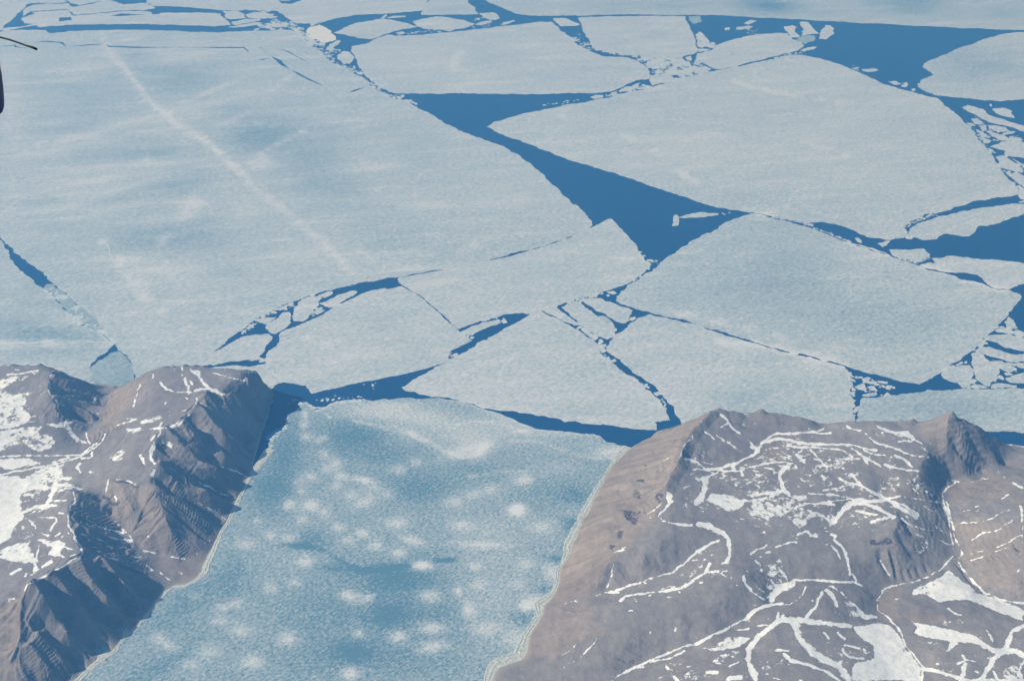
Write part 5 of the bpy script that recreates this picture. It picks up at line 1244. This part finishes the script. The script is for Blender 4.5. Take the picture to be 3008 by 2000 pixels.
for dz, wd, t in ((70, 230, 'D1 420 650 560 790 700 950 800 1120 840 1225'), (70, 200, 'D1 700 520 820 760 920 880 990 1020'), (60, 190, 'D1 830 500 910 560 1010 700 1140 850'), (75, 230, 'D1 240 770 350 900 450 1000 560 1100 650 1330'),
    (45, 150, 'D1 300 1150 480 1290 600 1480'), (55, 180, 'D1 260 740 330 800 470 930'), (40, 160, 'D1 240 1250 400 1450 480 1568'),
    (-55, 170, 'D1 480 930 600 1040 720 1130 830 1235 930 1330'), (-55, 170, 'D1 640 700 730 850 860 970 1000 1060 1130 1110'), (-45, 150, 'D1 330 980 420 1120 520 1250 640 1370 740 1450'), (-45, 150, 'D1 880 620 960 760 1080 900 1200 1010'),
    (85, 230, 'C1 1690 570 1850 760 1960 880 2130 990'), (85, 230, 'C1 1560 700 1700 880 1850 1010 1960 1080 2090 1140'), (60, 180, 'C1 1760 480 1900 600 2000 740 2090 850'), (80, 220, 'C1 1390 780 1560 940 1750 1100 1900 1180 2040 1260'),
    (75, 210, 'C1 1340 1080 1480 1160 1640 1240 1800 1370 1960 1480'), (55, 150, 'C1 2000 460 2080 560 2150 640'), (60, 150, 'C1 2130 370 2230 470 2320 560'),
    (-70, 190, 'C1 1620 660 1740 820 1840 960 1890 1050'), (-60, 170, 'C1 1370 850 1500 920 1700 1000 1840 1055 1950 1100 2150 1180'), (-60, 170, 'C1 1400 1075 1560 1150 1700 1220 1850 1290 2040 1365'), (-55, 150, 'C1 1330 1180 1500 1290 1700 1400 1820 1470 1950 1555'),
    (-60, 150, 'C1 1830 460 1950 620 2080 780 2180 900'), (-50, 130, 'C1 2060 420 2180 560 2260 700'), (45, 110, 'C1 460 500 600 560 740 640 840 690'), (40, 110, 'C1 440 330 600 380 800 440'), (-35, 100, 'C1 430 420 600 470 840 520'), (-30, 100, 'C1 500 600 650 650 800 710'),
    (-30, 90, 'D1 640 150 860 222 1080 290'), (-30, 90, 'D1 700 240 900 300 1140 355'), (-30, 90, 'D1 720 310 860 345 1060 405'), (30, 80, 'D1 650 230 800 300 1000 330'), (-25, 80, 'D1 760 400 900 425 1110 467'), (30, 120, 'C1 1000 1210 1100 1400 1200 1568')):
    LL.carve(dz * 1.8, wd * 0.85, t)
for dz, wd, t in ((30, 130, 'C1 1960 468 1820 440 1740 480 1690 560 1640 640 1560 702 1480 748 1390 768 1350 880 1295 980 1340 1070 1360 1110 1300 1160 1318 1250'), (45, 170, 'C1 1318 1250 1350 1370 1420 1540 D1 1400 90 1460 250 1520 430'),
    (35, 130, 'D1 640 10 592 60 590 200 640 320 700 440 728 465 600 540 420 650 260 730 205 795'), (45, 170, 'D1 205 795 190 890 185 1000 180 1200 165 1400'), (30, 120, 'C1 445 262 418 400 440 480 510 570')):
    LL.carve(dz, wd, t)
for dz, wd, t in ((30, 80, 'C1 345 205 355 210'), (28, 70, 'C1 400 215 406 220'), (20, 70, 'C1 540 262 548 266'), (22, 90, 'C1 1400 232 1420 236'), (20, 80, 'C1 1600 216 1620 216'), (25, 90, 'C1 2235 268 2225 275')):
    LL.carve(dz, wd, t, False)
build_land('mountain', LL)

# right massif
LR = Land([
 'C3 1790 578 740 1720 632 745 1640 722 735 1570 800 720 1510 890 710 1480 980 700 1440 1090 690 1380 1180 680 1335 1290 670 1385 1400 660 1290 1520 640 D3 1290 130 640 1170 230 610 1100 320 580 980 430 540 890 530 490',
 'C3 1790 578 740 1900 635 690 1960 658 650 2050 652 640 2165 608 690 2358 652 660 C4 190 640 650 290 642 660 340 668 640 430 668 650 520 682 620 570 712 560 625 755 520',
 'C4 625 755 520 700 715 560 850 708 610 1040 704 630 1200 715 610 1280 742 580 1300 695 640 1390 680 650 1422 738 600 1500 722 640 1620 655 770 1700 642 850 1750 652 840 1765 688 770 1830 692 740 1910 722 690 1970 752 620 2000 785 550 2090 842 400 2180 892 260 2262 935 120',
 # streams
 'D3 1740 370 560 1620 455 520 1540 520 490 1380 630 430 1100 722 330 820 805 220 740 838 200 560 880 110 400 900 50 285 915 4',
 'D3 2358 740 400 2230 880 390 2050 1015 360 1900 1102 330 1600 1250 260 1350 1330 205 1100 1430 150 1000 1482 125 860 1568 95 600 1750 30',
 'C4 2262 965 60 2150 1080 110 1990 1145 150 1740 1215 190 1660 1310 210 D4 1665 60 215 1700 120 210 1740 250 205 1760 370 205 1780 490 210 1650 595 215 1500 682 220 1230 748 230 1130 790 235 1085 870 245 1095 955 255 1190 1020 265 1300 1160 280 1340 1270 290 1480 1430 305 1450 1568 315 1400 1800 330',
 'D4 1780 500 210 1850 620 220 1930 720 225 2040 810 235 2150 870 250 2358 892 270 2700 900 300',
 'D4 950 5 450 850 40 440 760 110 430 690 200 430', 'D4 0 1290 380 60 1180 390 220 1030 420 400 1035 410 600 1060 390 850 1100 340', 'D4 130 850 410 240 745 400 380 697 395 560 692 385 880 712 330 1060 765 260',
 'C4 500 800 560 220 815 550 60 930 540 0 1000 540 C3 2150 950 555 2050 1010 555 1900 1080 545 1800 1110 540 1680 1110 540 1510 1030 600',
 'C4 1540 1010 600 1500 1100 560 1445 1130 550 1440 1200 540 1560 1380 380', 'C4 1700 645 850 1695 820 700 1650 960 560 1560 1020 560',
 'C4 1700 820 700 1850 1050 400 1900 1150 220', 'D4 1240 150 560 1260 250 545 1250 400 500 1180 330 520 1040 320 520',
 'D4 1000 960 300 1060 770 290 1000 830 330', 'D4 1750 510 215 1760 600 260 1900 800 300 2100 900 300 2358 990 330', 'D4 470 735 440 460 800 450 300 900 440',
 'D4 2358 1090 400 2200 1290 380 2040 1480 400'],
 'C3 1700 850 680 1850 1000 600 1950 800 620 1750 700 700 2050 750 610 2200 760 590 1600 950 680 1650 1230 590 1550 1350 620 1900 1250 560 2250 1150 570 2200 1420 545 1900 1400 560 1700 1420 590 1500 1480 630 '
 'C3 1000 1250 330 900 1400 300 1150 1200 430 1200 1000 400 1400 800 440 1100 1500 420 700 1500 40 '
 'C4 300 720 610 450 750 590 850 780 620 1000 850 640 700 860 600 1300 850 650 1400 1000 620 1150 1000 630 900 1000 610 600 1000 600 300 960 580 150 1000 565 250 1200 545 600 1150 590 450 1250 560 800 1100 610 1000 1150 600 1250 1150 590 '
 'C4 1200 1250 500 1000 1250 560 850 1240 540 1150 1370 450 700 1400 500 300 1400 540 400 1500 545 1000 1480 530 1250 1330 520 1400 1400 470 1560 1480 380 1600 900 620 1450 870 640 1850 850 640 2000 900 480 2100 1000 330 '
 'C4 2250 1060 170 2358 1000 220 2358 1200 400 2700 1000 400 2080 1140 240 1900 1200 250 2100 1300 390 1850 1400 340 2300 1400 520 D4 1850 200 330 2100 200 470 2340 150 580 2355 370 570 2600 200 600 2100 500 420 2000 650 330 2250 700 430 2500 700 500 '
 'D4 900 250 520 1000 200 545 1100 150 560 1100 60 550 1300 40 540 1450 150 450 1500 300 400 1600 150 330 1400 500 340 1650 450 260 900 450 450 1100 600 360 950 640 360 700 500 480 850 570 440 400 300 540 500 450 510 100 300 570 100 500 500 0 400 550 200 600 460 500 600 460 '
 'D4 600 850 440 800 900 400 900 850 370 650 980 430 300 1000 440 800 1050 370 100 880 440 1000 1000 310 200 1150 440 300 1300 470 600 1200 430 500 1450 490 800 1250 400 700 1500 460 200 1500 510 1000 1200 340 1150 1400 330 1000 1500 380 1250 1250 310 '
 'D4 1300 850 290 1600 850 330 1600 700 290 1450 950 350 1700 1000 380 1300 970 310 2000 1100 400 2100 1250 400 1900 950 340 2200 1050 380 1500 1120 340 1400 1180 320 1700 1250 380 1600 1350 380 1900 1400 410 1700 1480 390 2250 1400 410 2600 1300 450 2600 1100 430 1800 1700 430 2300 1700 460 800 1800 480 '
 'D3 1300 350 640 1500 250 640 1700 320 590 1150 500 560 1300 580 490 1000 640 400 900 750 270 750 730 290 600 700 180 700 550 330 850 380 460 1000 200 520 900 80 420 1900 300 610 2100 300 600 2200 450 580 1950 550 560 1650 560 520 2000 150 580 '
 'D3 880 850 310 800 900 330 950 900 390 1100 850 410 1300 830 440 1500 800 500 1700 740 540 1950 690 570 2010 660 570 2100 720 520 1800 900 480 1500 1000 430 1200 1000 400 850 1050 330 1300 1200 300 1700 1100 390 2000 900 450 1000 1250 280 800 1350 200 650 1010 290 700 920 280 500 1000 170 400 1150 120 600 1200 210 300 1350 40 450 1450 70 200 1500 20 '
 'D3 1600 1450 330 1300 1560 240 2000 1350 430 2200 1250 450 2200 1500 490 1900 1550 440 1500 1800 300 2358 980 420 2250 1000 420 1800 1350 350',
 'C3 1270 785 1220 838 1110 890 1035 935 925 1040 850 1135 800 1235 750 1335 690 1445 620 1545 D3 660 130 615 220 570 330 520 410 520 470 470 540 420 620 420 700 400 770 340 860 255 912 272 985 230 1060 150 1180 100 1360 0 1397 D2 2180 1405 2095 1440 2060 1500 2040 1568 2000 1800 2050 2300',
 'D2 2100 2700 D4 3600 2600 3600 1000 C4 3600 1100 2900 930 2358 912 2250 895 2200 900 2100 870 2000 830 1900 780 1700 760 1500 800 1300 790 1000 765 850 770 700 775 560 770 290 710 100 670 C3 2165 690 2000 720 1850 690 1700 700 1500 735 1350 765',
 h=11.0, off=230)
for dz, wd, t in ((-26, 70, 'C4 1720 850 1850 1050 1960 1120'), (-22, 60, 'C4 1740 900 1900 1130'), (26, 80, 'C4 1780 850 1950 1050 2050 1110'), (-26, 70, 'C4 1850 800 1980 980 2080 1080'), (-22, 60, 'C4 1660 1000 1740 1180'), (-20, 70, 'C4 1560 1060 1640 1180 1700 1220'),
    (-26, 60, 'D4 1110 420 1120 530 1210 660'), (-18, 45, 'D4 1200 420 1230 560 1260 700'), (-16, 40, 'D4 1300 600 1340 710'), (-16, 40, 'D4 1360 590 1400 690'), (-16, 40, 'D4 1420 570 1460 680'), (-14, 40, 'D4 1480 540 1530 640'), (16, 40, 'D4 1160 420 1200 560 1240 720'),
    (-30, 90, 'D4 1250 110 1330 200 1400 330'), (-22, 80, 'D4 1240 260 1330 400 1400 520'), (-18, 60, 'D3 880 560 850 680 820 770'), (-20, 50, 'D4 1760 540 1880 700 2000 790'), (14, 50, 'D4 1250 130 1400 230 1560 290')):
    LR.carve(dz, wd, t)
for dz, wd, t in ((48, 120, 'C4 1685 642 1725 660'), (25, 70, 'C4 1740 650 1752 668'), (45, 130, 'C4 1700 660 1690 760 1680 840 1690 960'), (40, 90, 'C4 1385 682 1395 690'), (25, 80, 'C4 1830 692 1840 700'), (30, 90, 'C3 2165 608 2170 615'), (22, 80, 'C4 78 606 84 612'), (25, 80, 'C4 290 642 296 648'), (30, 110, 'C3 1790 578 1800 585'),
    (45, 140, 'C3 1720 632 1640 722 1570 800 1510 890 1480 980 1440 1090 1380 1180 1335 1290'), (30, 120, 'C3 1860 600 1960 660'), (-30, 130, 'C3 1560 900 1700 960'), (40, 160, 'C4 1440 1120 1530 1010'), (35, 150, 'D4 1100 150 1240 150 1260 250 1180 330')):
    LR.carve(dz, wd, t, False)
build_land('mountain', LR, seed=11, rillamp=24.0, coarse=0.5)

# ---------------------------------------------------------------- ice foot along the shores (tide cracked shore ice)
def shore_band(line, w0, w1, side, seed):
    rng = random.Random(seed); P = ground(pts(line)); Q = np.array([p[:2] for p in dens(np.c_[P, np.zeros(len(P))], 30)])
    V = []; n = len(Q); F = []
    cols = 7; ph = [rng.uniform(0, 6) for _ in range(4)]
    for i in range(n):
        a = Q[max(0, i - 4)]; b = Q[min(n - 1, i + 4)]; d = (b - a) / (np.hypot(*(b - a)) + 1e-6); nr = np.array([-d[1], d[0]]) * side
        wd = w0 + (w1 - w0) * (0.5 + 0.5 * math.sin(i * .13 + ph[0]) * math.sin(i * .047 + ph[1]))
        for c in range(cols):
            u = c / (cols - 1); p = Q[i] + nr * (u * wd + (rng.gauss(0, wd * .07) if c else -60)) + d * rng.gauss(0, 4)
            z = 2.6 + (4.5 if c in (2, 5) else 0) * rng.uniform(.4, 1.2) + rng.uniform(0, 1.2) - (0 if c < cols - 1 else 0.9)
            V.append((p[0], p[1], z))
    for i in range(n - 1):
        for c in range(cols - 1): F.append([i * cols + c, (i + 1) * cols + c, (i + 1) * cols + c + 1, i * cols + c + 1])
    return V, F
LSH = 'C1 2330 940 2255 1060 2200 1140 2160 1190 2050 1370 1965 1560 D1 1905 270 1830 430 1785 530 1762 620 1700 690 1600 745 1500 752 1425 798 1350 872 1250 1000 1160 1110 1060 1190 970 1310 850 1380 750 1450 640 1568 400 1760'
RSH = 'C3 1035 935 925 1040 850 1135 800 1235 750 1335 690 1445 620 1545 D3 660 130 615 220 570 330 520 410 520 470 470 540 420 620 420 700 400 770 340 860 255 912 272 985 230 1060 150 1180 100 1360 0 1397 D2 2180 1405 2095 1440 2060 1500 2040 1568 2000 1800'
for ln, a, b, sd_ in ((LSH, 30, 78, -1), (RSH, 40, 120, 1)):
    V, F = shore_band(ln, a, b, -sd_ if sd_ == 1 else 1, 7)
    tag(mesh_obj('shore_ice', V, F, M_FOOT), kind='structure')

# ---------------------------------------------------------------- pack ice carrying on beyond both sides of the view
def pack_ice():
    rng = random.Random(99); V = []; F = []; T = []
    for gy in range(22, 150):
        for gx in range(-90, 91):
            st = 1900.0; yy = gy * st * 0.55; cx, cy = gx * st + rng.uniform(-200, 200), yy + rng.uniform(-90, 90)
            Q = [(cx + st * 0.47 * a + rng.uniform(-110, 110), cy + st * 0.255 * b + rng.uniform(-60, 60)) for a, b in ((-1, -1), (0, -1.05), (1, -1), (1.02, 0), (1, 1), (0, 1.04), (-1, 1), (-1.03, 0))]
            P = np.array(Q); a, b = measure(P[:, 0], P[:, 1], 0.0)
            d = P[:, 1] * cp + CAM_Z * sp
            if (d < 500).any() or not ((a > W0 + 230).all() or (a < -560).all() or (b < -190).all()): continue
            if (b > H0 + 200).any(): continue
            if any(inside_fast(P[:, 0], P[:, 1], r.ring).any() for r in (LL, LR)): continue
            lp = rough(P, rng, 130.0, 0.14, 40.0); n0 = len(V); k = len(lp); hh = 1.0 + rng.random()
            V += [(x, y, hh) for x, y in lp] + [(x, y, -0.5) for x, y in lp]; T += [rng.uniform(.48, .62)] * (2 * k)
            F.append(list(range(n0, n0 + k))); F += [[n0 + (j + 1) % k, n0 + j, n0 + k + j, n0 + k + (j + 1) % k] for j in range(k)]
    tag(mesh_obj('pack_ice', V, F, M_FLOE, attrs={'tone': T}), 'far pack ice carrying on beyond the large floes', 'pack ice', kind='stuff')
pack_ice()

# ---------------------------------------------------------------- the aircraft the photograph was taken from (trailing edge, left edge of the view)
def sight(px, py, d):
    xc = (px - W0 / 2) / FPX; yc = (H0 / 2 - py) / FPX
    return Vector((xc * d, (cp + yc * sp) * d, CAM_Z + (-sp + yc * cp) * d))
mw, N_, L_, P_ = newmat('dark aircraft skin'); P_.inputs['Base Color'].default_value = (0.10, 0.085, 0.14, 1); P_.inputs['Roughness'].default_value = 0.45
g_ = G(N_, L_); L_.new(g_.ramp(g_.noise(0.02, 2), [(0.3, (0.10, 0.085, 0.150)), (0.7, (0.135, 0.115, 0.185))]), P_.inputs['Base Color'])
mk, N_, L_, P_ = newmat('black rubber'); g_ = G(N_, L_); L_.new(g_.ramp(g_.noise(0.01, 2), [(0.3, (0.008, 0.010, 0.012)), (0.7, (0.016, 0.019, 0.022))]), P_.inputs['Base Color']); P_.inputs['Roughness'].default_value = 0.6
wing = bpy.data.objects.new('aircraft_wing', None); wing.location = sight(-500, 400, 12); C.objects.link(wing)
tag(wing, 'dark rounded aircraft part and thin black rod poking in at the left edge', 'aircraft wing')
def tube(name, path, rad, mat, parent, seg=10):
    V = []; F = []
    n = len(path)
    for i, p in enumerate(path):
        t = (path[min(n - 1, i + 1)] - path[max(0, i - 1)]).normalized()
        a = t.cross(Vector((0, 0.3, 1))).normalized(); b = t.cross(a)
        for j in range(seg):
            an = 6.28318 * j / seg; V.append(tuple(p + (a * math.cos(an) + b * math.sin(an)) * rad[i]))
    for i in range(n - 1):
        for j in range(seg): F.append([i * seg + j, i * seg + (j + 1) % seg, (i + 1) * seg + (j + 1) % seg, (i + 1) * seg + j])
    F.append(list(range(seg))[::-1]); F.append(list(range((n - 1) * seg, n * seg)))
    return mesh_obj(name, V, F, mat, parent=parent, smooth=True)
wick = [(-500, 340), (-260, 305), (-120, 298), (-50, 304), (0, 325), (80, 345), (160, 372), (230, 398), (280, 412), (320, 430)]
tube('static_wick', [sight(x * K, y * K, 12) for x, y in wick], [.016, .014, .012, .010, .0085, .0085, .0085, .0085, .012, .012], mk, wing)
# rounded fairing: lofted sections running up and out of the frame
sec = [(-60, 1010, 1), (-40, 1005, 8), (-20, 992, 22), (-20, 975, 40), (-30, 950, 58), (-34, 920, 66), (-38, 860, 70), (-46, 760, 70), (-58, 640, 68), (-90, 420, 62), (-160, 100, 55), (-300, -300, 48)]
tube('fairing', [sight(x * K, y * K, 12) for x, y, r in sec], [r * K * 12 / FPX for x, y, r in sec], mw, wing, 24)
body = [(-1400, 420), (-700, 360), (-420, 340), (-330, 330)]
tube('wing_edge', [sight(x * K, y * K, 12) for x, y in body], [.16, .13, .09, .03], mw, wing, 20)

# ---------------------------------------------------------------- air
def haze_box():
    R = 300000.0; z0, z1 = -400.0, 10620.0
    V = [(-R, -R, z0), (R, -R, z0), (R, R, z0), (-R, R, z0), (-R, -R, z1), (R, -R, z1), (R, R, z1), (-R, R, z1)]
    F = [[3, 2, 1, 0], [4, 5, 6, 7], [0, 1, 5, 4], [1, 2, 6, 5], [2, 3, 7, 6], [3, 0, 4, 7]]
    m = bpy.data.materials.new('thin blue haze'); m.use_nodes = True; n = m.node_tree; n.nodes.clear()
    o = n.nodes.new('ShaderNodeOutputMaterial'); v = n.nodes.new('ShaderNodeVolumePrincipled')
    v.inputs['Color'].default_value = HAZE_COL; v.inputs['Density'].default_value = HAZE_DENS; v.inputs['Anisotropy'].default_value = 0.1; v.inputs['Absorption Color'].default_value = (0.45, 0.45, 0.45, 1)
    n.links.new(v.outputs[0], o.inputs['Volume'])
    tag(mesh_obj('haze', V, F, m), kind='stuff')
HAZE_COL = (0.11, 0.43, 1.0, 1.0); HAZE_DENS = 2.7e-5
haze_box()
print('floes', FLOES)
